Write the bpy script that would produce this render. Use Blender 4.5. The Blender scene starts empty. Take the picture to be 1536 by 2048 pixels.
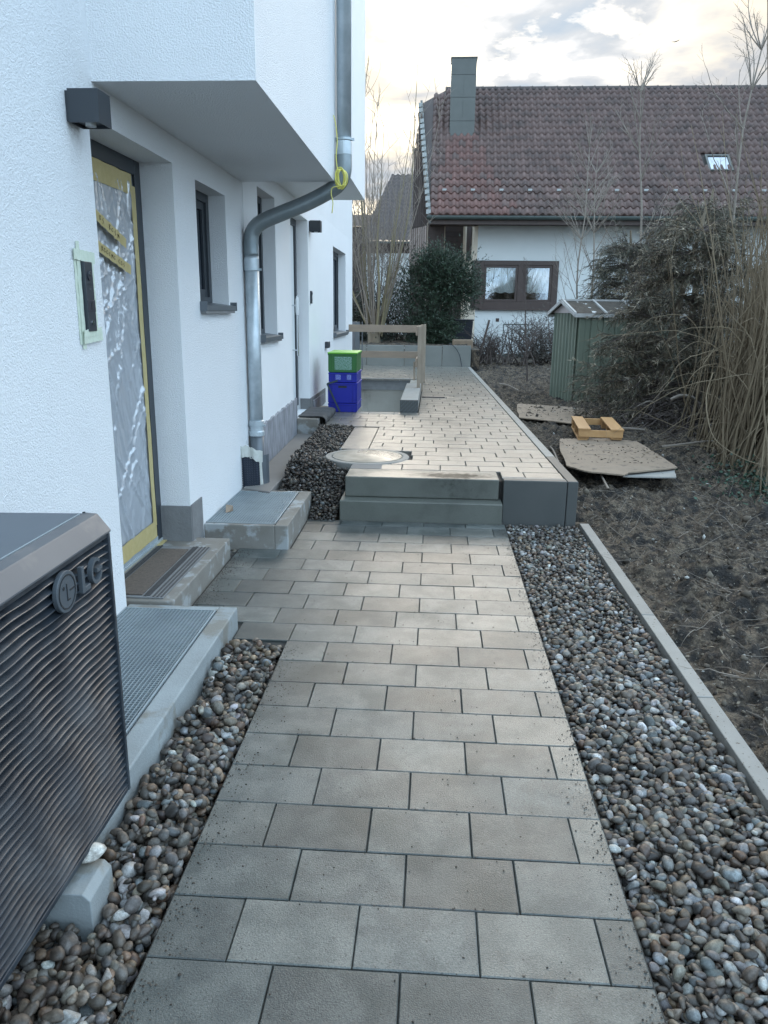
import bpy, math, random
import numpy as np
from mathutils import Vector, Matrix
sc = bpy.context.scene
rad = math.radians
random.seed(7)
R = random.Random(11)
NR = np.random.default_rng(5)
# ------------------------------------------------------------------ camera
cam = bpy.data.cameras.new('camera'); camo = bpy.data.objects.new('camera', cam)
sc.collection.objects.link(camo); sc.camera = camo
cam.sensor_fit = 'VERTICAL'; cam.sensor_height = 36; cam.lens = 1539 / 2048 * 36
cam.clip_start = .05; cam.clip_end = 2000
_p, _y, _r = .2568, -.0610, .0116
_f = Vector((math.sin(_y)*math.cos(_p), math.cos(_y)*math.cos(_p), -math.sin(_p)))
_rt = Vector((math.cos(_y), -math.sin(_y), 0)); _up = _rt.cross(_f)
_a = math.cos(_r)*_rt + math.sin(_r)*_up; _b = -math.sin(_r)*_rt + math.cos(_r)*_up
camo.matrix_world = Matrix(((_a.x, _b.x, -_f.x, 0), (_a.y, _b.y, -_f.y, 0), (_a.z, _b.z, -_f.z, 1.484), (0, 0, 0, 1)))
# ------------------------------------------------------------------ sky, sun, exposure
SUN_EL, SUN_AZ = 18., 7.
sdir = Vector((math.sin(rad(SUN_AZ))*math.cos(rad(SUN_EL)), math.cos(rad(SUN_AZ))*math.cos(rad(SUN_EL)), math.sin(rad(SUN_EL))))
w = bpy.data.worlds.new('World'); sc.world = w; w.use_nodes = True
nt = w.node_tree; nt.nodes.clear()
def wn(t, **k):
    n = nt.nodes.new(t)
    for a, v in k.items():
        if a in n.inputs.keys(): n.inputs[a].default_value = v
        else: setattr(n, a, v)
    return n
L = nt.links.new
def wmath(op, a, b=None, c=None, clamp=False):
    n = nt.nodes.new('ShaderNodeMath'); n.operation = op; n.use_clamp = clamp
    for i, v in enumerate((a, b, c)):
        if v is None: continue
        if isinstance(v, (int, float)): n.inputs[i].default_value = v
        else: L(v, n.inputs[i])
    return n.outputs[0]
sky = nt.nodes.new('ShaderNodeTexSky'); sky.sky_type = 'NISHITA'; sky.sun_disc = False
sky.sun_elevation = rad(SUN_EL); sky.sun_rotation = rad(SUN_AZ); sky.air_density = 1.2; sky.dust_density = 1.0; sky.ozone_density = 1.6
bg1 = wn('ShaderNodeBackground', Strength=.05); L(sky.outputs[0], bg1.inputs[0])
tc = nt.nodes.new('ShaderNodeTexCoord'); sep = nt.nodes.new('ShaderNodeSeparateXYZ'); L(tc.outputs['Generated'], sep.inputs[0])
zz = wmath('ADD', wmath('MAXIMUM', sep.outputs[2], 0.0), .16)
comb = nt.nodes.new('ShaderNodeCombineXYZ')
L(wmath('DIVIDE', sep.outputs[0], zz), comb.inputs[0]); L(wmath('DIVIDE', sep.outputs[1], zz), comb.inputs[1])
comb.inputs[2].default_value = 3.7
def wnoise(scale, detail, rough, dist=0., off=(0, 0, 0)):
    mp = nt.nodes.new('ShaderNodeMapping'); mp.inputs['Location'].default_value = off; L(comb.outputs[0], mp.inputs[0])
    n = nt.nodes.new('ShaderNodeTexNoise'); n.inputs['Scale'].default_value = scale; n.inputs['Detail'].default_value = detail
    n.inputs['Roughness'].default_value = rough; n.inputs['Distortion'].default_value = dist; L(mp.outputs[0], n.inputs[0]); return n.outputs['Fac']
def wramp(fac, pts):
    n = nt.nodes.new('ShaderNodeValToRGB'); e = n.color_ramp.elements
    e[0].position, e[0].color = pts[0][0], pts[0][1]; e[1].position, e[1].color = pts[-1][0], pts[-1][1]
    for p, c in pts[1:-1]:
        x = e.new(p); x.color = c
    L(fac, n.inputs[0]); return n.outputs[0]
g = lambda v: (v, v, v, 1)
n1 = wnoise(1.5, 7, .56, .2, (2.1, .3, 0)); n2 = wnoise(2.3, 6, .52, .3, (7.9, 4.6, 0))
mask = wramp(n1, [(.34, g(0)), (.50, g(1))])
dotn = nt.nodes.new('ShaderNodeVectorMath'); dotn.operation = 'DOT_PRODUCT'; L(tc.outputs['Generated'], dotn.inputs[0]); dotn.inputs[1].default_value = sdir
dd = wmath('MAXIMUM', dotn.outputs['Value'], 0.)
# clouds between us and the sun: grey bellies, cream rims; clouds lit from our side: white
back = wramp(n2, [(.34, (.165, .192, .222, 1)), (.45, (.235, .238, .242, 1)), (.55, (.39, .35, .285, 1)), (.66, (.66, .59, .475, 1))])
front = wramp(n2, [(.36, (.49, .725, .97, 1)), (.62, (.72, .92, 1.11, 1))])
fm = wramp(dd, [(.50, g(0)), (.86, g(1))])
cm = nt.nodes.new('ShaderNodeMix'); cm.data_type = 'RGBA'; L(fm, cm.inputs[0]); L(front, cm.inputs[6]); L(back, cm.inputs[7]); ccol = cm.outputs[2]
glow = wmath('POWER', dd, 130.); rim = wramp(n2, [(.42, g(.15)), (.60, g(1))])
cstr = wmath('ADD', wmath('MULTIPLY', wmath('MULTIPLY', glow, rim), 1.3), .92)
bg2 = nt.nodes.new('ShaderNodeBackground'); L(ccol, bg2.inputs[0]); L(cstr, bg2.inputs[1])
mx = nt.nodes.new('ShaderNodeMixShader'); L(wmath('MAXIMUM', mask, wmath('MULTIPLY', fm, .78)), mx.inputs[0]); L(bg1.outputs[0], mx.inputs[1]); L(bg2.outputs[0], mx.inputs[2])
wo = nt.nodes.new('ShaderNodeOutputWorld'); L(mx.outputs[0], wo.inputs[0])
sl = bpy.data.lights.new('sun', 'SUN'); sl.energy = 1.0; sl.angle = rad(36); sl.color = (1, .91, .79)
so = bpy.data.objects.new('sun', sl); sc.collection.objects.link(so)
so.rotation_euler = sdir.to_track_quat('Z', 'Y').to_euler()
sc.view_settings.view_transform = 'Standard'; sc.view_settings.look = 'None'; sc.view_settings.gamma = 1
sc.view_settings.exposure = 1.72
sc.render.engine = 'CYCLES'
sc.cycles.max_bounces = 7; sc.cycles.transparent_max_bounces = 12
sc.cycles.use_denoising = True
# ------------------------------------------------------------------ materials
def mat(name, c1, c2=None, scale=6., rough=.75, bump=0., bscale=60., bdetail=4., metal=0., spec=.5, rnd=0., contrast=.25,
        c3=None, s3=1.5, t3=.6, w3=.06, rvar=0., grain=None, stretch=None, attr=None, dist=.01, hue=None, specks=None):
    m = bpy.data.materials.new(name); m.use_nodes = True; t = m.node_tree; bs = t.nodes['Principled BSDF']; l = t.links.new
    bs.inputs['Roughness'].default_value = rough; bs.inputs['Metallic'].default_value = metal
    bs.inputs['Specular IOR Level'].default_value = spec
    geo = t.nodes.new('ShaderNodeNewGeometry'); vec = geo.outputs['Position']
    if stretch:
        mp = t.nodes.new('ShaderNodeMapping'); mp.inputs['Scale'].default_value = stretch; l(vec, mp.inputs[0]); vec = mp.outputs[0]
    def noise(s, d=4., r=.6):
        n = t.nodes.new('ShaderNodeTexNoise'); n.inputs['Scale'].default_value = s; n.inputs['Detail'].default_value = d; n.inputs['Roughness'].default_value = r
        l(vec, n.inputs[0]); return n.outputs['Fac']
    def ramp(f, a, b):
        n = t.nodes.new('ShaderNodeMapRange'); n.inputs[1].default_value = a; n.inputs[2].default_value = b; l(f, n.inputs[0]); return n.outputs[0]
    def mixc(f, a, b, mode='MIX'):
        n = t.nodes.new('ShaderNodeMix'); n.data_type = 'RGBA'; n.blend_type = mode
        if isinstance(f, float): n.inputs[0].default_value = f
        else: l(f, n.inputs[0])
        for i, v in ((6, a), (7, b)):
            if isinstance(v, tuple): n.inputs[i].default_value = (*v[:3], 1)
            else: l(v, n.inputs[i])
        return n.outputs[2]
    if attr:
        an = t.nodes.new('ShaderNodeAttribute'); an.attribute_name = attr; col = an.outputs['Color']
        if c2: col = mixc(ramp(noise(scale), .5-contrast, .5+contrast), col, mixc(1., col, c2, 'MULTIPLY'))
    else:
        col = c1
        if c2: col = mixc(ramp(noise(scale), .5-contrast, .5+contrast), c1, c2)
    if c3: col = mixc(ramp(noise(s3, 5.), t3-w3, t3+w3), col, c3)
    if specks:
        col = mixc(ramp(noise(specks[1], 2.), specks[2], specks[2]+.05), col, specks[0])
    if grain:
        gr = t.nodes.new('ShaderNodeMapRange'); gr.inputs[1].default_value = .3; gr.inputs[2].default_value = .7; gr.inputs[3].default_value = 1-grain[1]; gr.inputs[4].default_value = 1+grain[1]
        l(noise(grain[0], 3., .7), gr.inputs[0]); gc = t.nodes.new('ShaderNodeCombineColor')
        for i in range(3): l(gr.outputs[0], gc.inputs[i])
        col = mixc(1., col, gc.outputs[0], 'MULTIPLY')
    if rnd:
        oi = t.nodes.new('ShaderNodeObjectInfo'); mr = t.nodes.new('ShaderNodeMapRange'); mr.inputs[3].default_value = 1-rnd; mr.inputs[4].default_value = 1+rnd
        l(oi.outputs['Random'], mr.inputs[0]); cb = t.nodes.new('ShaderNodeCombineColor')
        for i in range(3): l(mr.outputs[0], cb.inputs[i])
        col = mixc(1., col, cb.outputs[0], 'MULTIPLY')
    if isinstance(col, tuple): bs.inputs['Base Color'].default_value = (*col[:3], 1)
    else: l(col, bs.inputs['Base Color'])
    if rvar:
        mr = t.nodes.new('ShaderNodeMapRange'); mr.inputs[1].default_value = .35; mr.inputs[2].default_value = .65
        mr.inputs[3].default_value = max(.02, rough-rvar); mr.inputs[4].default_value = min(1, rough+rvar)
        l(noise(2.6, 5.), mr.inputs[0]); l(mr.outputs[0], bs.inputs['Roughness'])
    if bump:
        bn = t.nodes.new('ShaderNodeBump'); bn.inputs['Strength'].default_value = bump; bn.inputs['Distance'].default_value = dist
        l(noise(bscale, bdetail), bn.inputs['Height']); l(bn.outputs[0], bs.inputs['Normal'])
    return m
M = {}
M['render'] = mat('white_render', (.79, .80, .81), (.75, .76, .775), 1.2, .85, bump=.95, bscale=150, bdetail=3, dist=.009)
M['render_fine'] = mat('fine_render', (.79, .80, .81), (.75, .76, .775), 1.5, .85, bump=.7, bscale=190, bdetail=2, dist=.005)
M['anthracite'] = mat('anthracite_metal', (.028, .034, .042), (.035, .042, .05), 3, .38, bump=.05, bscale=400, dist=.001)
M['sill'] = mat('sill_metal', (.10, .115, .13), (.13, .145, .16), 8, .4, metal=.3)
M['paver'] = mat('paver_concrete', (.064, .071, .068), (.096, .102, .095), 9, .38, contrast=.09, grain=(190, .38), bump=.5, bscale=260, bdetail=5, rnd=.28, c3=(.046, .055, .052), s3=3.4, t3=.56, w3=.07, rvar=.06, dist=.003, specks=((.03, .029, .027), 110., .655), spec=.5)
M['paver_pale'] = mat('paver_pale', (.092, .098, .090), (.132, .135, .122), 9, .36, contrast=.09, grain=(190, .36), bump=.5, bscale=260, bdetail=5, rnd=.1, c3=(.068, .072, .067), s3=3, t3=.56, w3=.07, rvar=.06, dist=.003, specks=((.045, .042, .04), 110., .655))
M['paver_wet'] = mat('terrace_paver', (.128, .119, .103), (.172, .161, .138), 5, .36, grain=(120, .2), bump=.3, bscale=200, bdetail=5, rnd=.10, c3=(.095, .088, .077), s3=8, t3=.60, w3=.13, rvar=.06, dist=.003)
M['joint'] = mat('joint_sand', (.03, .028, .026), (.06, .055, .048), 40, .95, bump=.6, bscale=200)
M['step'] = mat('step_concrete', (.085, .09, .076), (.115, .118, .103), 6, .45, grain=(180, .25), bump=.35, bscale=230, rvar=.15, c3=(.055, .057, .048), s3=3, t3=.6, w3=.1, dist=.003, specks=((.06, .06, .055), 130., .68))
def wet_patch(src, name, cx, cy, rx, ry):
    m = src.copy(); m.name = name; t = m.node_tree; l = t.links.new; bs = t.nodes['Principled BSDF']; old = bs.inputs['Base Color'].links[0].from_socket
    geo = t.nodes.new('ShaderNodeNewGeometry'); mp = t.nodes.new('ShaderNodeMapping'); mp.vector_type = 'TEXTURE'; mp.inputs['Location'].default_value = (cx, cy, .30); mp.inputs['Scale'].default_value = (rx, ry, .5)
    l(geo.outputs['Position'], mp.inputs[0]); ln = t.nodes.new('ShaderNodeVectorMath'); ln.operation = 'LENGTH'; l(mp.outputs[0], ln.inputs[0])
    n = t.nodes.new('ShaderNodeTexNoise'); n.inputs['Scale'].default_value = 22; n.inputs['Detail'].default_value = 6; l(geo.outputs['Position'], n.inputs[0])
    ad = t.nodes.new('ShaderNodeMath'); ad.operation = 'MULTIPLY_ADD'; ad.inputs[1].default_value = 1.5; l(n.outputs[0], ad.inputs[0]); l(ln.outputs['Value'], ad.inputs[2])
    mr = t.nodes.new('ShaderNodeMapRange'); mr.inputs[1].default_value = 1.95; mr.inputs[2].default_value = 1.35; l(ad.outputs[0], mr.inputs[0])
    mx_ = t.nodes.new('ShaderNodeMix'); mx_.data_type = 'RGBA'; mx_.inputs[7].default_value = (.030, .030, .024, 1); l(mr.outputs[0], mx_.inputs[0]); l(old, mx_.inputs[6]); l(mx_.outputs[2], bs.inputs['Base Color'])
    sp = t.nodes.new('ShaderNodeMapRange'); sp.inputs[3].default_value = .5; sp.inputs[4].default_value = .05; l(mr.outputs[0], sp.inputs[0]); l(sp.outputs[0], bs.inputs['Specular IOR Level'])
    return m
M['step_wet'] = wet_patch(M['step'], 'step_concrete_damp', .18, 5.62, .30, .10)
M['slab_dark'] = mat('retaining_concrete', (.052, .056, .054), (.07, .072, .069), 3, .6, bump=.15, bscale=200, rnd=.08, dist=.002)
M['slab_pale'] = mat('far_retaining_concrete', (.14, .15, .14), (.20, .207, .193), 1.6, .55, bump=.15, bscale=100, rnd=.15)
M['kerb'] = mat('kerb_concrete', (.20, .195, .18), (.25, .243, .225), 7, .65, bump=.4, bscale=250, rnd=.08, dist=.003, specks=((.08, .06, .045), 60., .66))
M['concrete'] = mat('raw_concrete', (.30, .335, .345), (.21, .228, .23), 4, .75, bump=.45, bscale=120, c3=(.19, .185, .165), s3=5, t3=.56, w3=.05, dist=.004)
M['concrete_dirty'] = mat('dirty_concrete', (.22, .21, .19), (.15, .135, .115), 5, .8, bump=.5, bscale=120, c3=(.30, .315, .315), s3=9, t3=.58, w3=.05, dist=.004)
M['mortar'] = mat('mortar', (.20, .205, .205), (.15, .15, .152), 9, .9, bump=.7, bscale=60, dist=.006)
M['plinth'] = mat('plinth_mortar', (.30, .31, .34), (.18, .185, .205), 10, .85, bump=.5, bscale=90, dist=.005, stretch=(1, 1.6, .5), contrast=.14)
M['strip'] = mat('smooth_footing', (.17, .16, .152), (.20, .19, .178), 3, .8, bump=.2, bscale=100)
M['membrane'] = mat('dimple_membrane', (.012, .018, .034), (.02, .028, .045), 20, .5)
M['fleece'] = mat('fleece', (.52, .53, .50), (.42, .42, .38), 20, .95, bump=.3, bscale=200)
M['zinc'] = mat('galvanised_pipe', (.40, .45, .48), (.50, .55, .58), 9, .38, metal=.45, bump=.05, bscale=30, contrast=.12, dist=.002)
M['zinc_dark'] = mat('zinc_elbow', (.20, .235, .25), (.25, .285, .30), 7, .42, metal=.6, contrast=.15)
M['grate'] = mat('galvanised_grate', (.46, .52, .55), (.36, .41, .44), 6, .45, metal=.6)
M['shaft'] = mat('shaft_dark', (.03, .032, .035), None, 5, .9)
M['ac'] = mat('ac_louvre', (.016, .021, .028), (.032, .04, .05), 6, .40, bump=.1, bscale=60, c3=(.06, .07, .08), s3=9, t3=.60, w3=.12, contrast=.12, dist=.003)
M['ac_top'] = mat('ac_lid', (.085, .09, .10), (.105, .108, .115), 5, .55, metal=0., c3=(.16, .15, .145), s3=6, t3=.58, w3=.08)
M['ac_flat'] = mat('ac_lid_flat', (.075, .09, .11), (.09, .108, .128), 5, .45, metal=.1, bump=.06, bscale=500)
M['logo'] = mat('logo_grey', (.066, .078, .09), (.074, .086, .098), 10, .5)
M['logo_dark'] = mat('logo_groove', (.012, .016, .02), None, 1, .5)
M['soil'] = mat('soil', (.040, .029, .020), (.135, .103, .072), 17, .88, bump=1., bscale=42, bdetail=9, grain=(75, .6), c3=(.018, .015, .013), s3=7, t3=.54, w3=.06, contrast=.09, dist=.04, specks=((.34, .31, .26), 60., .67))
M['pit'] = mat('pit_concrete', (.29, .275, .24), (.23, .215, .185), 3, .85, bump=.3, bscale=50, c3=(.15, .14, .12), s3=4, t3=.62, w3=.08, stretch=(1, 1, .4))
M['ground'] = mat('ground', (.05, .04, .03), (.09, .08, .05), 1, .95, bump=.8, bscale=12, dist=.05)
M['pebble'] = mat('pebble', (1, 1, 1), (.48, .46, .44), 48, .5, attr='col', contrast=.13, grain=(230, .28), bump=.25, bscale=120, dist=.003, spec=.45)
M['debris'] = mat('debris', (1, 1, 1), (.6, .6, .6), 80, .9, attr='col')
M['wood'] = mat('pallet_wood', (.38, .20, .075), (.48, .28, .12), 12, .6, bump=.2, bscale=60, rnd=.12, stretch=(1, .12, 1), dist=.002)
M['rail'] = mat('rail_wood', (.31, .235, .17), (.22, .17, .13), 14, .75, bump=.3, bscale=50, rnd=.12, stretch=(.25, 1, 1), dist=.002)
M['rail_dark'] = mat('post_wood', (.25, .20, .15), (.33, .27, .21), 14, .8, rnd=.1, stretch=(1, 1, .2))
M['board'] = mat('hardboard', (.26, .20, .148), (.21, .162, .12), 7, .8, bump=.5, bscale=50, c3=(.12, .095, .073), s3=11, t3=.62, w3=.05, dist=.004)
M['board_grey'] = mat('board_underside', (.30, .29, .27), (.25, .24, .22), 9, .85)
M['crate_g'] = mat('green_plastic', (.028, .135, .03), (.024, .115, .026), 5, .42)
M['crate_lid'] = mat('lime_plastic', (.13, .42, .025), (.115, .38, .025), 5, .42)
M['crate_b'] = mat('blue_plastic', (.004, .010, .24), (.005, .012, .28), 5, .42)
M['print'] = mat('pale_print', (.30, .42, .40), (.10, .24, .16), 90, .6, contrast=.08)
M['print_b'] = mat('blue_print', (.32, .38, .62), (.05, .08, .45), 120, .6, contrast=.08)
M['strap'] = mat('strap', (.03, .05, .05), (.05, .07, .07), 30, .8)
M['mat_rubber'] = mat('rubber_mat', (.055, .055, .058), (.08, .078, .078), 30, .85, bump=.5, bscale=200)
M['mat_brush'] = mat('brush_mat', (.075, .06, .052), (.14, .115, .095), 70, .95, bump=.9, bscale=240, dist=.006)
M['tape'] = mat('yellow_tape', (.42, .33, .14), (.50, .41, .20), 25, .55, bump=.2, bscale=60)
M['crepe'] = mat('crepe_tape', (.60, .66, .56), (.52, .58, .47), 30, .7, bump=.3, bscale=90)
M['ink'] = mat('pen_ink', (.09, .07, .03), None, 5, .8)
M['chrome'] = mat('chrome', (.65, .67, .70), None, 5, .12, metal=1)
M['white_plastic'] = mat('white_plastic', (.70, .72, .73), None, 5, .5)
M['cable'] = mat('yellow_cable', (.72, .64, .10), (.64, .62, .2), 30, .5)
M['tile'] = mat('roof_tile', (.088, .053, .045), (.15, .10, .088), 5, .62, bump=.25, bscale=25, rnd=.16, c3=(.055, .042, .038), s3=2.2, t3=.60, w3=.16, contrast=.2, dist=.01, spec=.35)
M['tile_red'] = mat('roof_tile_clean', (.125, .060, .050), (.165, .092, .078), 5, .62, rnd=.14, c3=(.085, .05, .043), s3=4, t3=.56, w3=.16, spec=.35)
M['tile_dark'] = mat('far_roof_tile', (.038, .028, .025), (.058, .043, .039), 3, .65)
M['copper'] = mat('sheet_chimney', (.072, .077, .071), (.09, .095, .088), 3, .5, metal=.2, rnd=.06)
M['lead'] = mat('lead_flashing', (.30, .31, .30), None, 5, .5)
M['gutter'] = mat('gutter_paint', (.045, .06, .055), (.06, .075, .07), 3, .45)
M['brown_wood'] = mat('brown_stained_wood', (.05, .036, .032), (.072, .05, .043), 8, .7, rnd=.15, stretch=(1, 1, .3))
M['brown_lit'] = mat('balcony_board', (.17, .125, .105), (.22, .165, .14), 8, .7, rnd=.15)  # lit tone of the balcony boards, the lighter side put into the colour
M['house_wall'] = mat('house_render', (.60, .62, .61), (.55, .57, .56), 1.5, .9, bump=.35, bscale=40, dist=.01)
M['house_side_lit'] = mat('house_side_lit', (.66, .56, .44), (.60, .52, .42), 2, .9)  # return wall: warm side light put into the render colour
M['frame_brown'] = mat('window_frame_brown', (.045, .028, .023), (.055, .034, .028), 5, .5)
M['curtain'] = mat('net_curtain', (.75, .82, .80), (.85, .90, .88), 3, .9, stretch=(14, 1, .3))
M['interior'] = mat('dim_interior', (.05, .045, .04), None, 5, .9)
M['bark'] = mat('bark', (.12, .095, .07), (.20, .165, .115), 25, .9, bump=.5, bscale=60, stretch=(1, 1, .3))
M['willow'] = mat('willow_bark', (.135, .10, .062), (.215, .168, .108), 9, .8, stretch=(1, 1, .3), rnd=.2)
M['twig'] = mat('dry_twig', (.17, .14, .115), (.25, .215, .18), 9, .9)
M['twig_dark'] = mat('dark_twig', (.06, .045, .04), (.10, .08, .07), 9, .9)
M['olive'] = mat('olive_stem', (.15, .125, .07), (.21, .18, .11), 9, .8)
M['yew'] = mat('yew_leaf', (1, 1, 1), None, 8, .55, attr='col')
M['shed'] = mat('green_sheet', (.125, .152, .112), (.165, .187, .142), 3, .5, bump=.05, bscale=8, rnd=.05, c3=(.09, .13, .10), s3=2.5, t3=.62, w3=.1, stretch=(1, 1, .4))
M['shed_roof'] = mat('shed_roof', (.045, .036, .028), (.085, .07, .055), 14, .9, bump=.6, bscale=40, c3=(.55, .54, .52), s3=6, t3=.63, w3=.02)
M['shed_trim'] = mat('shed_trim', (.46, .45, .43), (.34, .33, .32), 9, .6)
M['shed_gable'] = mat('shed_gable', (.46, .40, .39), (.52, .46, .45), 9, .7)
M['bin'] = mat('black_plastic', (.02, .024, .034), None, 5, .5)
M['grey_panel'] = mat('grey_panel', (.13, .14, .16), (.16, .17, .19), 4, .5)
M['log'] = mat('log_edge', (.22, .16, .11), (.16, .12, .085), 9, .9, bump=.5, bscale=30)
M['manhole'] = mat('manhole_concrete', (.19, .18, .15), (.14, .133, .108), 7, .40, bump=.25, bscale=120, rvar=.2, dist=.003)
M['bird'] = mat('bird', (.05, .045, .04), None, 5, .8)
def glass_mat(name, tint=(.55, .6, .65), refl=.35, dark=(.01, .013, .018), trans=0.):
    m = bpy.data.materials.new(name); m.use_nodes = True; t = m.node_tree; t.nodes.clear(); l = t.links.new
    out = t.nodes.new('ShaderNodeOutputMaterial'); gl = t.nodes.new('ShaderNodeBsdfGlossy'); gl.inputs['Roughness'].default_value = .02
    gl.inputs[0].default_value = (*tint, 1); mix = t.nodes.new('ShaderNodeMixShader'); lw = t.nodes.new('ShaderNodeFresnel'); lw.inputs[0].default_value = 1.5
    ad = t.nodes.new('ShaderNodeMath'); ad.operation = 'MULTIPLY_ADD'; ad.inputs[1].default_value = 1.; ad.inputs[2].default_value = refl; l(lw.outputs[0], ad.inputs[0])
    ad.use_clamp = True
    if trans:
        b = t.nodes.new('ShaderNodeBsdfTransparent'); b.inputs[0].default_value = (trans, trans, trans, 1)
    else:
        b = t.nodes.new('ShaderNodeBsdfDiffuse'); b.inputs[0].default_value = (*dark, 1)
    l(ad.outputs[0], mix.inputs[0]); l(b.outputs[0], mix.inputs[1]); l(gl.outputs[0], mix.inputs[2]); l(mix.outputs[0], out.inputs[0]); return m
M['glass_dark'] = glass_mat('dark_window_glass', refl=.02)
M['glass'] = glass_mat('window_glass', tint=(.9, .95, 1), refl=.12, trans=.9)
M['skylight'] = glass_mat('skylight_glass', tint=(.75, .8, .85), refl=.5)
def film_mat():
    m = bpy.data.materials.new('plastic_film'); m.use_nodes = True; t = m.node_tree; t.nodes.clear(); l = t.links.new
    out = t.nodes.new('ShaderNodeOutputMaterial'); tr = t.nodes.new('ShaderNodeBsdfTransparent'); tr.inputs[0].default_value = (.93, .95, .97, 1)
    gl = t.nodes.new('ShaderNodeBsdfGlossy'); gl.inputs['Roughness'].default_value = .22; df = t.nodes.new('ShaderNodeBsdfDiffuse'); df.inputs[0].default_value = (.80, .84, .90, 1)
    m1 = t.nodes.new('ShaderNodeMixShader'); m1.inputs[0].default_value = .48; l(tr.outputs[0], m1.inputs[1]); l(df.outputs[0], m1.inputs[2])
    m2 = t.nodes.new('ShaderNodeMixShader'); m2.inputs[0].default_value = .26; l(m1.outputs[0], m2.inputs[1]); l(gl.outputs[0], m2.inputs[2]); l(m2.outputs[0], out.inputs[0])
    return m
M['film'] = film_mat()
# ------------------------------------------------------------------ mesh helpers
def world_off(o):
    v = Vector((0, 0, 0))
    while o: v += o.location; o = o.parent
    return v
def tag(o, label=None, cat=None, group=None, kind=None):
    if label: o['label'] = label
    if cat: o['category'] = cat
    if group: o['group'] = group
    if kind: o['kind'] = kind
    return o
def empty(name, loc, label=None, cat=None, group=None, kind=None, rz=0.):
    o = bpy.data.objects.new(name, None); o.empty_display_size = .1; sc.collection.objects.link(o); o.location = loc
    o.rotation_euler = (0, 0, rz)
    return tag(o, label, cat, group, kind)
def link_mesh(name, verts, faces, m, parent=None, local=False, smooth=False, bevel=0., cols=None, base_origin=True):
    me = bpy.data.meshes.new(name)
    v = np.asarray(verts, dtype=np.float64).reshape(-1, 3)
    if parent is not None:
        if not local: v = v - np.array(world_off(parent))
        loc = (0, 0, 0)
    elif local: loc = (0, 0, 0)
    else:
        lo, hi = v.min(0), v.max(0); loc = ((lo[0]+hi[0])/2, (lo[1]+hi[1])/2, lo[2]); v = v - np.array(loc)
    if isinstance(faces, np.ndarray):
        k = faces.shape[1]; nf = len(faces)
        me.vertices.add(len(v)); me.vertices.foreach_set('co', v.ravel()); me.loops.add(nf*k); me.polygons.add(nf)
        me.loops.foreach_set('vertex_index', faces.astype(np.int32).ravel())
        me.polygons.foreach_set('loop_start', np.arange(0, nf*k, k, dtype=np.int32)); me.update(calc_edges=True)
    else:
        me.from_pydata([tuple(a) for a in v], [], faces); me.update()
    if cols is not None:
        ca = me.color_attributes.new('col', 'FLOAT_COLOR', 'POINT'); c = np.ones((len(v), 4), dtype=np.float32); c[:, :3] = cols; ca.data.foreach_set('color', c.ravel())
    if smooth: me.polygons.foreach_set('use_smooth', np.ones(len(me.polygons), dtype=bool))
    ms = m if isinstance(m, (list, tuple)) else [m]
    for x in ms: me.materials.append(M[x])
    o = bpy.data.objects.new(name, me); sc.collection.objects.link(o); o.location = loc
    if parent is not None: o.parent = parent
    if bevel:
        b = o.modifiers.new('b', 'BEVEL'); b.width = bevel; b.segments = 2; b.limit_method = 'ANGLE'; b.angle_limit = rad(40)
    return o
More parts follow.
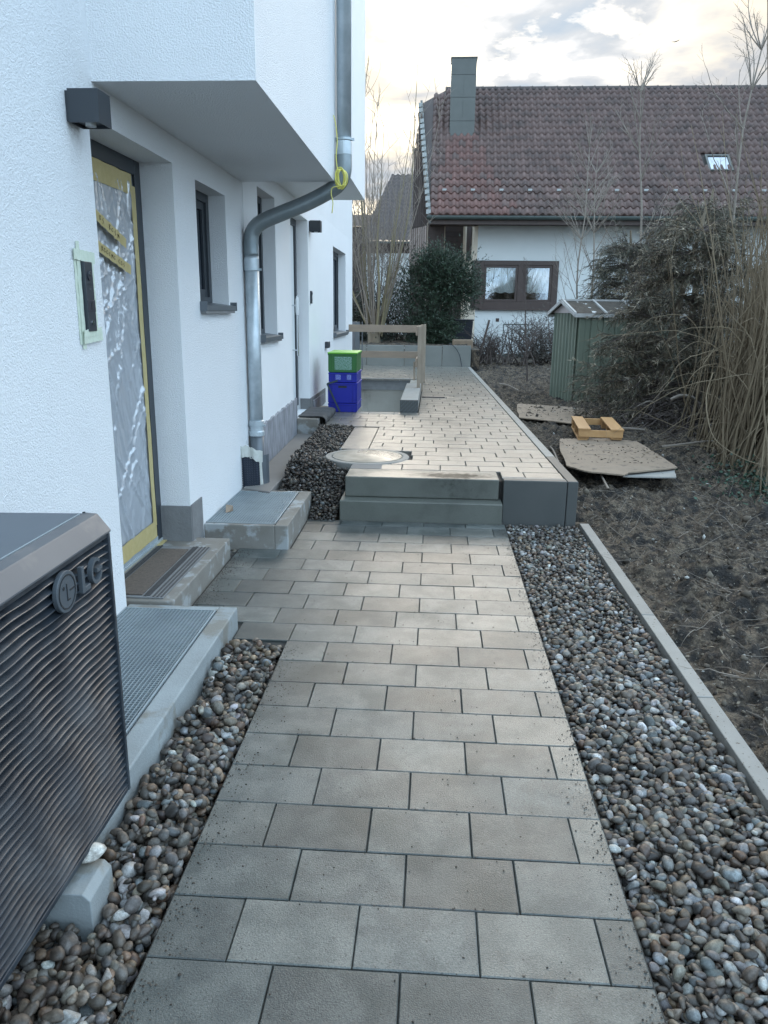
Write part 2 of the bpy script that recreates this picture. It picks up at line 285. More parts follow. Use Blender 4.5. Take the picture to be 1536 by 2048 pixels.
class MB:
    def __init__(s): s.v = []; s.f = []
    def add(s, vs, fs):
        n = len(s.v); s.v += [tuple(a) for a in vs]; s.f += [tuple(i+n for i in f) for f in fs]; return s
    def box(s, x0, x1, y0, y1, z0, z1):
        return s.add([(x0, y0, z0), (x1, y0, z0), (x1, y1, z0), (x0, y1, z0), (x0, y0, z1), (x1, y0, z1), (x1, y1, z1), (x0, y1, z1)],
                     [(0, 3, 2, 1), (4, 5, 6, 7), (0, 1, 5, 4), (1, 2, 6, 5), (2, 3, 7, 6), (3, 0, 4, 7)])
    def prism(s, poly, z0, z1):   # poly ccw in xy
        n = len(poly); vs = [(x, y, z0 if not callable(z0) else z0(x, y)) for x, y in poly] + [(x, y, z1 if not callable(z1) else z1(x, y)) for x, y in poly]
        return s.add(vs, [tuple(range(n-1, -1, -1)), tuple(range(n, 2*n))] + [(i, (i+1) % n, n+(i+1) % n, n+i) for i in range(n)])
    def prism_y(s, poly, y0, y1):  # poly in xz
        n = len(poly); vs = [(x, y0, z) for x, z in poly] + [(x, y1, z) for x, z in poly]
        return s.add(vs, [tuple(range(n)), tuple(range(2*n-1, n-1, -1))] + [(i, n+i, n+(i+1) % n, (i+1) % n) for i in range(n)])
    def prism_x(s, poly, x0, x1):  # poly in yz
        n = len(poly); vs = [(x0, y, z) for y, z in poly] + [(x1, y, z) for y, z in poly]
        return s.add(vs, [tuple(range(n)), tuple(range(2*n-1, n-1, -1))] + [(i, n+i, n+(i+1) % n, (i+1) % n) for i in range(n)])
    def tube(s, pts, r, n=12, cap=True):
        pts = [Vector(p) for p in pts]; k = len(pts); rs = r if isinstance(r, (list, tuple)) else [r]*k
        vs = []; ref = None
        for i, p in enumerate(pts):
            d = (pts[min(i+1, k-1)] - pts[max(i-1, 0)])
            d = d.normalized() if d.length > 1e-9 else Vector((0, 0, 1))
            if ref is None: ref = Vector((1, 0, 0)) if abs(d.x) < .8 else Vector((0, 1, 0))
            a = (ref - d*ref.dot(d)).normalized(); b = d.cross(a); ref = a
            vs += [p + rs[i]*(math.cos(t)*a + math.sin(t)*b) for t in [2*math.pi*j/n for j in range(n)]]
        fs = [(i*n+j, i*n+(j+1) % n, (i+1)*n+(j+1) % n, (i+1)*n+j) for i in range(k-1) for j in range(n)]
        if cap: fs += [tuple(range(n-1, -1, -1)), tuple((k-1)*n+j for j in range(n))]
        return s.add(vs, fs)
    def lathe(s, c, prof, n=32):
        vs = []
        for r, z in prof: vs += [(c[0]+r*math.cos(2*math.pi*j/n), c[1]+r*math.sin(2*math.pi*j/n), z) for j in range(n)]
        k = len(prof); fs = [(i*n+j, i*n+(j+1) % n, (i+1)*n+(j+1) % n, (i+1)*n+j) for i in range(k-1) for j in range(n)]
        fs += [tuple((k-1)*n+j for j in range(n))]
        return s.add(vs, fs)
    def obj(s, name, m, parent=None, **k): return link_mesh(name, s.v, s.f, m, parent, **k)
def box(name, m, parent, *b, **k): return MB().box(*b).obj(name, m, parent, **k)
def smooth_path(pts, n=6):
    pts = [Vector(p) for p in pts]; P = [pts[0]*2-pts[1]] + pts + [pts[-1]*2-pts[-2]]; out = []
    for i in range(1, len(P)-2):
        for j in range(n):
            t = j/n; a, b, c, d = P[i-1], P[i], P[i+1], P[i+2]
            out.append(.5*((2*b)+(c-a)*t+(2*a-5*b+4*c-d)*t*t+(3*b-a-3*c+d)*t**3))
    out.append(pts[-1]); return out
# numpy value noise
_perm = NR.random((256, 256))
def vnoise(x, y):
    xi = np.floor(x).astype(int); yi = np.floor(y).astype(int); fx = x-xi; fy = y-yi
    fx = fx*fx*(3-2*fx); fy = fy*fy*(3-2*fy)
    a = _perm[xi % 256, yi % 256]; b = _perm[(xi+1) % 256, yi % 256]; c = _perm[xi % 256, (yi+1) % 256]; d = _perm[(xi+1) % 256, (yi+1) % 256]
    return (a*(1-fx)+b*fx)*(1-fy)+(c*(1-fx)+d*fx)*fy - .5
def fbm(x, y, f, o=5, g=.5):
    s = 0; a = 1
    for i in range(o): s = s + a*vnoise(x*f+17.3*i, y*f+9.1*i); f = f*2.03; a *= g
    return s
def cells(us, vs, skip):
    return [(us[i], us[i+1], vs[j], vs[j+1]) for i in range(len(us)-1) for j in range(len(vs)-1) if not skip((us[i]+us[i+1])/2, (vs[j]+vs[j+1])/2)]
def wall_open(x, xb, y0, y1, z0, z1, ops):   # wall in the yz plane, front face at x looking to +x, openings (ya,yb,za,zb)
    b = MB(); us = sorted({y0, y1, *[o[0] for o in ops], *[o[1] for o in ops]}); vs = sorted({z0, z1, *[o[2] for o in ops], *[o[3] for o in ops]})
    for a, c, d, e in cells(us, vs, lambda u, v: any(o[0] < u < o[1] and o[2] < v < o[3] for o in ops)):
        b.add([(x, a, d), (x, c, d), (x, c, e), (x, a, e)], [(0, 1, 2, 3)])
    for a, c, d, e in ops:
        b.add([(x, a, d), (xb, a, d), (xb, a, e), (x, a, e)], [(0, 1, 2, 3)]); b.add([(x, c, d), (xb, c, d), (xb, c, e), (x, c, e)], [(3, 2, 1, 0)])
        b.add([(x, a, e), (xb, a, e), (xb, c, e), (x, c, e)], [(0, 1, 2, 3)]); b.add([(x, a, d), (xb, a, d), (xb, c, d), (x, c, d)], [(3, 2, 1, 0)])
    return b
# ------------------------------------------------------------------ terrain
def soil_base(x, y):
    t = np.clip((y-5.6)/4.5, 0, 1); z = -.035 + .155*t*t*(3-2*t)
    z = z + .10*np.clip((y-11)/6, 0, 1)
    z = z + .10*np.clip((x-2.2)/2.5, 0, 1)
    z = z - .03*np.clip((1.32-x)/.2, 0, 1)*np.clip((7-y)/2, 0, 1)
    return z
def soil_h(x, y):
    n1 = np.abs(fbm(x, y, 1.3, 4)); n2 = fbm(x*1.0+y*.35, y, 5.0, 5, .62); n3 = fbm(x, y, 22, 3, .6); n4 = np.abs(fbm(x+3, y*.8, 9, 4, .6))
    n5 = np.abs(fbm(x*1.3+5, y*1.3, 4.2, 3, .5))
    ed = np.where(y < 5.57, 1.153, .985-.022*(y-5.5)+.082)
    am = np.clip((x-ed)/.12, 0.1, 1)
    h = soil_base(x, y) + am*(.04*n1 + .062*n2 + .034*n3 + .075*n4 + .07*n5 - .045)
    return np.where(x < ed, np.where(y < 5.57, -.5, np.minimum(h, .08)), h)
def hz(x, y): return float(soil_h(np.array([x]), np.array([y]))[0])
def grid_mesh(name, xs, ys, fn, m, **k):
    X, Y = np.meshgrid(xs, ys); Z = fn(X, Y); nx, ny = len(xs), len(ys)
    v = np.stack([X.ravel(), Y.ravel(), Z.ravel()], 1); i = np.arange(nx-1)[None, :]+np.arange(ny-1)[:, None]*nx; i = i.ravel()
    f = np.stack([i, i+1, i+nx+1, i+nx], 1); return link_mesh(name, v, f, m, smooth=True, **k)
ys = np.concatenate([np.arange(1.2, 8, .022), np.arange(8, 13, .035), np.arange(13, 24.5, .09)])
xs = np.concatenate([np.arange(.72, 3.2, .022), np.arange(3.2, 9.5, .06)])
tag(grid_mesh('soil', xs, ys, soil_h, 'soil'), kind='structure')
gd = MB()
for a in ((-300, -12, -60, 500), (1.0, 300, -60, 500), (-12, 1.0, -60, 8.6), (-12, 1.0, 15, 500)):
    gd.add([(a[0], a[2], -.35), (a[1], a[2], -.35), (a[1], a[3], -.35), (a[0], a[3], -.35)], [(0, 1, 2, 3)])
tag(gd.obj('ground', 'ground'), kind='structure')
# base under the gravel and the paving
bb = MB().box(-.645, .545, .0, 5.5, -.30, -.011).box(-1.44, -.645, 3.2, 5.36, -.30, -.011)
tag(bb.obj('path_bed', 'joint'), kind='structure')
tag(MB().add([(-2, -.5, -.075), (1.1, -.5, -.075), (1.1, 5.6, -.075), (-2, 5.6, -.075)], [(0, 1, 2, 3)]).obj('gravel_bed', 'soil'), kind='structure')
# ------------------------------------------------------------------ paving
WP, DP, Y0, J0 = .2977, .20, 1.4555, -.7474
def paver_mesh(name, w_, d_, m, j=.0016, t=.07, ch=.0025):
    x0, x1, y0, y1 = -w_/2+j, w_/2-j, -d_/2+j, d_/2-j
    v = []
    for z, c in ((-t, 0), (-ch, 0), (0, ch)): v += [(x0+c, y0+c, z), (x1-c, y0+c, z), (x1-c, y1-c, z), (x0+c, y1-c, z)]
    f = [(8, 9, 10, 11)] + [(k*4+i, k*4+(i+1) % 4, k*4+4+(i+1) % 4, k*4+4+i) for k in (0, 1) for i in range(4)]
    me = bpy.data.meshes.new(name); me.from_pydata(v, [], f); me.materials.append(M[m]); return me
_pm = {}
def paver(parent, xa, xb, ya, yb, z, mats, name='paver'):
    w_, d_ = round(xb-xa, 3), round(yb-ya, 3)
    if w_ < .03 or d_ < .03: return
    m = mats[0] if R.random() < .8 else mats[1]; k = (w_, d_, m)
    if k not in _pm: _pm[k] = paver_mesh('paver', w_, d_, m, .0022 if m == 'paver_wet' else .0016, .07, .004 if m == 'paver_wet' else .0025)
    o = bpy.data.objects.new(name, _pm[k]); sc.collection.objects.link(o); o.parent = parent
    o.location = Vector(((xa+xb)/2, (ya+yb)/2, z + R.uniform(-.0012, .0012))) - world_off(parent)
    o.rotation_euler = (R.uniform(-.003, .003), R.uniform(-.003, .003), R.uniform(-.002, .002))
path = empty('lower_path', (-.05, 3.2, -.02), kind='structure')
for k in range(-5, 20):
    ya, yb = Y0+k*DP, Y0+(k+1)*DP
    if k == 19: yb = 5.37
    xl, xr = -.642, .541
    ym = (ya+yb)/2
    if ym > 3.22: xl = -.895
    if ym > 3.44: xl = -1.205
    if ym > 4.62: xl = -.88
    off = J0 + (0 if k % 2 == 0 else .38*WP) - 3*WP
    js = [off+i*WP for i in range(12)]; js = [j for j in js if xl+.035 < j < xr-.035]; js = [xl]+js+[xr]
    for a, b in zip(js, js[1:]): paver(path, a, b, ya, yb, 0., ('paver', 'paver_pale'))
# upper terrace
ZT = .30
def edge_in(y): return .985 - .022*(y-5.5)
tb = MB()
for x0, x1, y0, y1 in ((-.63, .98, 5.56, 6.7), (-.80, .97, 6.7, 8.05), (-1.44, .95, 8.05, 9.12), (-.2, .90, 9.12, 11.3), (-.2, .86, 11.3, 13.95), (-3.2, .80, 13.95, 17.2)):
    tb.box(x0, x1, y0, y1, -.3, ZT-.022)
tag(tb.obj('terrace_bed', 'joint'), kind='structure')
ter = empty('upper_terrace', (.2, 9, ZT-.03), kind='structure')
MC = (-.53, 6.30)
nter = 0; stuffb = []
for k in range(0, 57):
    ya, yb = 5.80+k*DP, 5.80+(k+1)*DP
    if ya > 17.0: break
    ym = (ya+yb)/2; xr = edge_in(ym); xl = -.60
    if ym > 6.6: xl = -.55
    if ym > 7.95: xl = -1.42 if ym > 8.3 else -1.18
    if 9.14 < ym < 13.9: xl = -.165
    if ym > 13.9: xl = -2.9
    off = -3.2 + (0 if k % 2 == 0 else .5*WP) + .07*math.sin(k*.9)
    js = [off+i*WP for i in range(20)]; js = [j for j in js if xl+.04 < j < xr-.04]; js = [xl]+js+[xr]
    for a, b in zip(js, js[1:]):
        cx = (a+b)/2
        if math.hypot(cx-MC[0], (ym-MC[1])) < .40 and a < -.30:
            a = max(a, MC[0]+.36+.0*1)
            if b-a < .06: continue
        if ym < 11.6 and nter < 292: paver(ter, a, b, ya, yb, ZT, ('paver_wet', 'paver_wet')); nter += 1
        else: stuffb.append((a, b, ya, yb))
sb = MB()
for a, b, c, d in stuffb:
    a += .003; b -= .003; c += .003; d -= .003; h = .003; z = ZT+R.uniform(-.001, .001)
    sb.add([(a, c, z-.03), (b, c, z-.03), (b, d, z-.03), (a, d, z-.03), (a, c, z-h), (b, c, z-h), (b, d, z-h), (a, d, z-h), (a+h, c+h, z), (b-h, c+h, z), (b-h, d-h, z), (a+h, d-h, z)],
           [(8, 9, 10, 11)]+[(q*4+i, q*4+(i+1) % 4, q*4+4+(i+1) % 4, q*4+4+i) for q in (0, 1) for i in range(4)])
tag(sb.obj('paver_field', 'paver_wet', ter), kind='stuff')
for a, b in ((.525, .70), (.70, .982)): paver(ter, a, b, 5.60, 5.80, ZT, ('paver_wet', 'paver_wet'))
box('border_strip', 'kerb', ter, .527, .982, 5.563, 5.597, .2, ZT+.001, bevel=.003)
# plain slabs next to the manhole
box('infill_slab', 'paver_wet', ter, -.80, -.553, 6.66, 7.94, .2, ZT-.001, bevel=.004)
box('infill_slab', 'strip', ter, -.62, -.38, 5.80, 5.985, .2, ZT+.002, bevel=.004)
# terrace retaining stones
rw = empty('terrace_retaining_wall', (1.0, 8, -.1), kind='structure')
box('retaining_slab', 'slab_dark', rw, .53, .985, 5.48, 5.56, -.25, ZT+.004, bevel=.006)
yy = 5.48
while yy < 17.1:
    y2 = min(yy+1.0, 17.1); a, b = edge_in(yy)+.004, edge_in(y2)+.004
    MB().prism([(a, yy+.003), (a+.075, yy+.003), (b+.075, y2-.003), (b, y2-.003)], -.2, ZT+.004).obj('retaining_slab', 'slab_dark' if yy < 5.5 else 'kerb', rw, bevel=.006)
    yy = y2
# lawn kerb
kb = empty('gravel_kerb', (1.12, 3.5, -.05), kind='structure')
ks = [-1.0, .0, 1.0, 2.0, 2.86, 3.72, 4.72, 5.46]
for a, b in zip(ks, ks[1:]):
    MB().prism([(1.088, a+.002), (1.153, a+.002), (1.153, b-.002), (1.088, b-.002)], -.2, .004+R.uniform(-.002, .002)).obj('kerb_stone', 'kerb', kb, bevel=.004)
# block steps
st = MB().box(-.652, .520, 5.372, 5.9, -.1, .148).obj('block_step', 'step', bevel=.007)
tag(st, 'lower grey concrete block step rising from the paved path', 'step', 'concrete block steps up to the terrace')
st = MB().box(-.625, .500, 5.50, 5.797, .15, ZT).obj('block_step', 'step_wet', bevel=.007)
tag(st, 'upper concrete block step with a damp dark patch on its tread', 'step', 'concrete block steps up to the terrace')
# manhole
mh = empty('manhole', (*MC, .1), 'round concrete manhole cover set between dark pebbles and terrace paving', 'manhole cover')
MB().lathe(MC, [(.350, 0.02), (.350, .300), (.344, .306), (.30, .306), (.298, .300), (.01, .300)], 56).obj('ring', 'kerb', mh, smooth=False)
MB().lathe(MC, [(.293, .28), (.293, .303), (.288, .308), (.20, .312), (.01, .315)], 56).obj('cover', 'manhole', mh)
# ------------------------------------------------------------------ light wells
def light_well(y0, y1, xo, zt, label, wall=.085, zb=-.2, far_w=.05, front=True, mt='concrete'):
    t = empty('light_well', (-1.17, (y0+y1)/2, zb), label, 'light well', 'concrete light wells with steel gratings along the wall')
    c = MB(); ys0 = y0+(.035 if front else .09)
    c.box(xo-wall, xo, y0, y1, zb, zt); c.box(-1.428, xo-wall, y0, ys0, zb, zt-.001); c.box(-1.428, xo-wall, y1-far_w, y1, zb, zt-.001)
    c.obj('curb', mt, t, bevel=.006)
    box('shaft', 'shaft', t, -1.427, xo-wall, ys0, y1-far_w, zb, zb+.02)
    g_ = MB(); x0, x1, a, b = -1.425, xo-wall-.004, ys0+.004, y1-far_w-.004; th = .004
    g_.box(x0, x0+th, a, b, zt-.03, zt+.003); g_.box(x1-.006, x1, a, b, zt-.03, zt+.004); g_.box(x0, x1, a, a+th, zt-.03, zt+.003); g_.box(x0, x1, b-th, b, zt-.03, zt+.003)
    gf = g_.obj('grating_frame', 'grate', t)
    bars = MB(); n = int((x1-x0)/.0165)
    for i in range(1, n): x = x0+(x1-x0)*i/n; bars.box(x-.0012, x+.0012, a, b, zt-.027, zt+.001)
    n = int((b-a)/.0165)
    for i in range(1, n): y = a+(b-a)*i/n; bars.box(x0, x1, y-.0012, y+.0012, zt-.012, zt)
    tag(bars.obj('grating_bars', 'grate', gf), kind='stuff')
    return t
light_well(1.75, 3.385, -.902, .105, 'long light well with steel grating right beside the outdoor unit', front=False)
light_well(4.632, 5.60, -.892, .157, 'damp-stained light well with steel grating in front of the downpipe', mt='concrete_dirty')
# ------------------------------------------------------------------ door step and mat
ds = empty('door_step', (-1.34, 3.95, 0), 'stained concrete door step below the film-covered front door', 'door step')
MB().box(-1.66, -1.218, 3.392, 4.46, -.2, .118).obj('step_block', 'concrete_dirty', ds, bevel=.006)
dm = empty('door_mat', (-1.42, 3.85, .12), 'dirty dark brush door mat lying on the concrete door step', 'door mat')
MB().box(-1.60, -1.275, 3.42, 4.24, .119, .126).obj('border', 'mortar', dm, bevel=.002)
MB().box(-1.545, -1.385, 3.44, 4.17, .1265, .134).obj('brush', 'mat_brush', dm, bevel=.002)
b = MB()
for i in range(52):
    y = 3.43+i*.0155; b.box(-1.375, -1.36, y, y+.008, .1262, .131); b.box(-1.36, -1.345, y+.008, y+.016, .1262, .131); b.box(-1.585, -1.57, y, y+.008, .1262, .131); b.box(-1.57, -1.556, y+.008, y+.016, .1262, .131)
for x in (-1.325, -1.305, -1.285): b.box(x-.004, x+.004, 3.425, 4.235, .1262, .130)
b.obj('edging', 'mat_rubber', dm)
# ------------------------------------------------------------------ white house
XW, XR = -1.43, -1.61
wh = empty('white_house', (-5, 5, 0), 'white rendered new house with overhanging upper floor and dark windows', 'house')
D1 = (3.355, 4.386, -.05, 2.235); W1 = (4.79, 5.46, 1.50, 2.215)
wall_open(XW, XR, -3.0, 5.953, -.3, 2.4, [D1, W1]).obj('wall', 'render', wh)
W2 = (6.45, 7.14, 1.25, 2.42); D2 = (7.885, 8.955, .35, 2.43); W3 = (11.15, 12.70, 1.14, 2.33)
wall_open(XW, XR, 5.957, 13.7, -.3, 2.60, [W2, D2, W3]).obj('wall', 'render_fine', wh)
box('upper_wall', 'render', wh, -9, XW, -3, 3.413, 2.4, 6.2); box('upper_wall', 'render', wh, -9, XW, 8.352, 13.7, 2.60, 6.2)
box('overhang', 'render', wh, -9, -.748, 3.412, 5.953, 2.376, 6.2); box('overhang', 'render_fine', wh, -9, -.742, 5.957, 8.35, 2.562, 6.2)
box('inner_core', 'interior', wh, -8.9, -1.9, -2.9, 13.55, -.3, 2.37)
box('end_wall', 'render', wh, -9, XW, 13.701, 13.72, -.3, 6.2)
box('joint_profile', 'white_plastic', wh, XW-.01, XW+.004, 5.951, 5.959, .2, 2.376)
def window(y0, y1, z0, z1, casements=2, sill=True):
    f = MB(); xf = XR+.065; w_ = .055
    f.box(xf-.05, xf, y0, y0+w_, z0, z1); f.box(xf-.05, xf, y1-w_, y1, z0, z1); f.box(xf-.05, xf, y0+w_, y1-w_, z1-w_, z1); f.box(xf-.05, xf, y0+w_, y1-w_, z0, z0+w_)
    w2 = .05; a, c = y0+w_, y1-w_
    f.box(xf-.04, xf-.015, a, a+w2, z0+w_, z1-w_); f.box(xf-.04, xf-.015, c-w2, c, z0+w_, z1-w_); f.box(xf-.04, xf-.015, a+w2, c-w2, z1-w_-w2, z1-w_); f.box(xf-.04, xf-.015, a+w2, c-w2, z0+w_, z0+w_+w2)
    fo = f.obj('window', 'anthracite', wh, bevel=.002)
    box('pane', 'glass_dark', fo, xf-.035, xf-.028, a+w2, c-w2, z0+w_+w2, z1-w_-w2)
    s = MB(); xo = XW+.042; t = .004
    s.prism_y([(xf, z0+.012), (xf, z0+.018), (xo, z0-.002), (xo, z0-.03), (xo-t, z0-.03), (xo-t, z0-.008)], y0-.012, y1+.035)
    s.box(xf, xo+.004, y1+.035, y1+.041, z0-.034, z0+.022); s.box(XW+.001, xo+.004, y0-.018, y0-.012, z0-.034, z0+.022)
    s.obj('sill', 'sill', fo)
    box('sill_support', 'mortar', fo, XW+.001, xo-.006, y0-.01, y1+.02, z0-.05, z0-.012)
window(*W1); window(*W2); window(*W3)
# front door 1
dr = empty('front_door', (XR, 3.87, .1)); dr.parent = wh; dr.location = Vector((XR, 3.87, .1))-wh.location
f = MB(); xf = XR+.0
f.box(xf-.06, xf, 4.386-.075, 4.386, .13, 2.235); f.box(xf-.06, xf, 3.30, 4.311, 2.235-.075, 2.235)
f.obj('door_frame', 'anthracite', dr, bevel=.003)
f = MB(); f.box(xf-.045, xf-.012, 4.262, 4.311, .20, 2.16); f.box(xf-.045, xf-.012, 3.30, 4.262, 2.11, 2.16); f.box(xf-.045, xf-.012, 3.30, 4.262, .20, .28)
f.obj('door_leaf', 'anthracite', dr, bevel=.002)
box('door_glass', 'glass_dark', dr, xf-.04, xf-.034, 3.30, 4.262, .28, 2.11)
box('lever_handle', 'bin', dr, xf-.03, xf-.006, 3.70, 3.78, 1.12, 1.34, bevel=.006)
MB().box(xf-.06, xf+.005, 3.30, 4.386, .119, .14).box(xf-.06, xf-.002, 3.30, 4.386, .14, .165).obj('threshold', 'zinc', dr, bevel=.002)
box('threshold_tape', 'tape', dr, xf+.006, xf+.03, 3.30, 4.37, .1195, .124)
# crumpled film
ny, nz = 120, 260
Y, Z = np.meshgrid(np.linspace(3.30, 4.285, ny), np.linspace(.22, 2.15, nz))
dx = .012*np.abs(fbm(Y*2.2+Z*.9, Z*.6-Y*.8, 2.0, 3)) + .002*fbm(Y, Z, 30, 2)
rf = np.random.default_rng(17)
for q in range(190):      # straight creases running out from where the film is pulled tight
    cy, cz = rf.uniform(3.3, 4.3), rf.uniform(.25, 2.15); a_ = rf.normal(1.25, .22) if rf.random() < .72 else rf.normal(-1.15, .3); hl = rf.uniform(.10, .60); wd_ = rf.uniform(.004, .016)
    u_ = (Y-cy)*math.cos(a_)*-1+(Z-cz)*math.sin(a_); v_ = (Y-cy)*math.sin(a_)+(Z-cz)*math.cos(a_)
    dx = dx + rf.uniform(.004, .013)*np.clip(1-np.abs(v_)/wd_, 0, 1)*np.clip(1-(u_/hl)**2, 0, 1)
edge = np.clip(np.minimum((4.285-Y)/.06, np.minimum((2.15-Z)/.05, (Z-.22)/.05)), 0, 1)
X = (xf-.009) + dx*edge
i = (np.arange(ny-1)[None, :]+np.arange(nz-1)[:, None]*ny).ravel()
link_mesh('protective_film', np.stack([X.ravel(), Y.ravel(), Z.ravel()], 1), np.stack([i, i+1, i+ny+1, i+ny], 1), 'film', dr, smooth=True)
def tape_strip(name, poly, x, m, parent, amp=.0015, th=.0008):
    # poly: 4 corners (y,z) ; subdivided slightly wavy
    n = 14; v = []
    for s_ in (0, 1):
        for k in range(n+1):
            t = k/n
            for e in (0, 1):
                a, b_ = poly[0 if e == 0 else 3], poly[1 if e == 0 else 2]
                yy_ = a[0]+(b_[0]-a[0])*t; z_ = a[1]+(b_[1]-a[1])*t
                jt = amp*1.2*math.sin(k*2.3+e*1.7+a[0]*40)
                v.append((x+amp*math.sin(k*1.9+e)+s_*th, yy_, z_+jt))
    f = []
    q = 2*(n+1)
    for k in range(n):
        a = k*2; f += [(a, a+1, a+3, a+2), (q+a, q+a+2, q+a+3, q+a+1), (a, a+2, q+a+2, q+a), (a+1, q+a+1, q+a+3, a+3)]
    f += [(0, q, q+1, 1), (2*n, 2*n+1, q+2*n+1, q+2*n)]
    return link_mesh(name, v, f, m, parent)
tape_strip('tape', [(3.30, 2.06), (4.25, 2.055), (4.25, 2.155), (3.30, 2.16)], xf+.001, 'tape', dr)
tape_strip('tape', [(4.238, .24), (4.235, 2.1), (4.292, 2.1), (4.292, .24)], xf+.002, 'tape', dr, amp=.001)
tape_strip('tape', [(3.30, .165), (4.28, .17), (4.28, .27), (3.30, .26)], xf+.003, 'tape', dr)
for (yy0, za), (yy1, zb_) in (((3.68, 1.905), (4.04, 1.795)), ((3.68, 1.765), (4.08, 1.668))):
    tp = tape_strip('note_tape', [(yy0, za-.025), (yy1, zb_-.022), (yy1+.01, zb_+.025), (yy0, za+.025)], xf+.030, 'tape', dr)
    b = MB(); r = random.Random(int(za*100))
    word = 'F. KosM' if za > 1.8 else 'Xoacmo cad'
    n = len(word); sl_ = (zb_-za)/(yy1-yy0)
    for q, ch in enumerate(word):    # handwritten strokes
        if ch == ' ': continue
        cy = yy0+.06+(yy1-yy0-.12)*q/n; cz = za+sl_*(cy-yy0); h = .011+.003*r.random()
        if ch in 'oac': pts = [(cy+.008*math.cos(t), cz+h*.7*math.sin(t)) for t in np.linspace(.6, 6.0 if ch != 'c' else 5, 9)]
        elif ch in 'FK': pts = [(cy, cz-h), (cy, cz+h), (cy+.012, cz+h*.8), (cy, cz), (cy+.01, cz-h*.7)]
        elif ch in 'Mm': pts = [(cy-.008, cz-h*.8), (cy-.006, cz+h*.7), (cy, cz-h*.2), (cy+.006, cz+h*.6), (cy+.009, cz-h*.8)]
        elif ch == 'X': pts = [(cy-.008, cz+h), (cy+.008, cz-h), (cy, cz), (cy+.008, cz+h), (cy-.008, cz-h)]
        else: pts = [(cy+.005, cz+h), (cy-.004, cz+h*.3), (cy+.005, cz-h*.2), (cy-.004, cz-h)]
        b.tube([(xf+.0335, *p) for p in pts], .0011, 4)
    b.obj('handwriting', 'ink', tp) if False else b.obj('handwriting', 'ink', dr)
# plinth patches round door 1
box('plinth', 'mortar', wh, XR+.001, XW+.006, 4.372, 4.384, .118, .335); box('plinth', 'mortar', wh, XW+.001, XW+.008, 4.386, 4.60, .02, .34)
# plinth of second unit
v = [(XW+.002, 5.99, .0), (XW+.002, 7.98, .10), (XW+.002, 8.02, .575), (XW+.002, 5.99, .52)]
n = 40; vv = []
for k in range(n+1):
    t = k/n; y = 5.99+2.03*t; r = .012*math.sin(k*1.3)+.008*math.sin(k*3.1)
    vv += [(XW+.002, y, 0.), (XW+.018, y, 0.), (XW+.016, y, .52+.06*t+r*.6), (XW+.002, y, .525+.06*t+r*.6)]
ff = []
for k in range(n): ff += [(k*4+j, k*4+(j+1) % 4, k*4+4+(j+1) % 4, k*4+4+j) for j in range(3)]
link_mesh('plinth', vv, ff, 'plinth', wh)
b = MB().box(XR+.07, XW+.004, 8.943, 8.953, .30, .475).box(XW+.001, XW+.012, 8.955, 10.2, .29, .475)
b.obj('plinth', 'mortar', wh); box('plinth', 'plinth', wh, XW+.013, XW+.022, 9.10, 10.05, .29, .43)
# door 2
d2 = MB(); d2.box(XR-.01, XR+.05, 7.885, 7.96, .40, 2.43).box(XR-.01, XR+.05, 8.88, 8.955, .40, 2.43).box(XR-.01, XR+.05, 7.96, 8.88, 2.36, 2.43)
do = d2.obj('side_door', 'anthracite', wh)
box('door_leaf', 'white_plastic', do, XR, XR+.03, 7.96, 8.88, .42, 2.36)
h = MB().tube([(-1.505, 8.64, .98), (-1.505, 8.64, 1.62)], .011, 10); h.tube([(-1.58, 8.64, 1.04), (-1.505, 8.64, 1.04)], .008, 8); h.tube([(-1.58, 8.64, 1.52), (-1.505, 8.64, 1.52)], .008, 8)
h.obj('bar_handle', 'chrome', do, smooth=False)
MB().tube([(-1.505, 8.64, 1.42), (-1.505, 8.64, 1.45), (-1.505, 8.64, 1.58), (-1.505, 8.64, 1.61)], [.014, .02, .019, .012], 8).obj('handle_wrap', 'white_plastic', do)
# concrete footing strip and the small step of the second door
MB().prism([(-1.412, 5.60), (-1.19, 5.50), (-1.16, 6.4), (-1.17, 7.4), (-1.245, 8.02), (-1.412, 8.02)], -.2, lambda x, y: .17+.018*(y-5.5)).obj('concrete_footing', 'strip', bevel=.006)
tag(bpy.context.scene.objects['concrete_footing'], kind='structure')
fs = empty('side_door_step', (-1.3, 8.3, .1), 'small grey step block in front of the far side door', 'door step')
MB().box(-1.41, -1.188, 7.96, 8.9, .0, .372).obj('step_block', 'concrete_dirty', fs, bevel=.005)
# black mat draped over it
n = 24; v = []
prof = [(-1.42, .385), (-1.30, .388), (-1.20, .392), (-1.15, .388), (-1.125, .37), (-1.12, .34), (-1.135, .305)]
prof = smooth_path([(a, 0, c) for a, c in prof], 4); K = len(prof)
for s_ in (0, 1):
    for k in range(n+1):
        y = 8.08+.80*k/n; tk = (1-k/n)
        for q, p in enumerate(prof):
            u = q/(K-1); yy_ = y - .16*u*u*tk*0 - .05*math.sin(u*3)*tk
            v.append((p.x+.01*math.sin(k*.8)*u, yy_, p.z - s_*.008 + .006*math.sin(k*.9+u*5)*(.3+u)))
A_ = (n+1)*K; f = []
for k in range(n):
    for q in range(K-1):
        a = k*K+q; f += [(a, a+1, a+K+1, a+K), (A_+a, A_+a+K, A_+a+K+1, A_+a+1)]
for q in range(K-1): f += [(q, A_+q, A_+q+1, q+1), (n*K+q, n*K+q+1, A_+n*K+q+1, A_+n*K+q)]
for k in range(n): f += [(k*K, k*K+K, A_+k*K+K, A_+k*K), (k*K+K-1, A_+k*K+K-1, A_+k*K+2*K-1, k*K+2*K-1)]
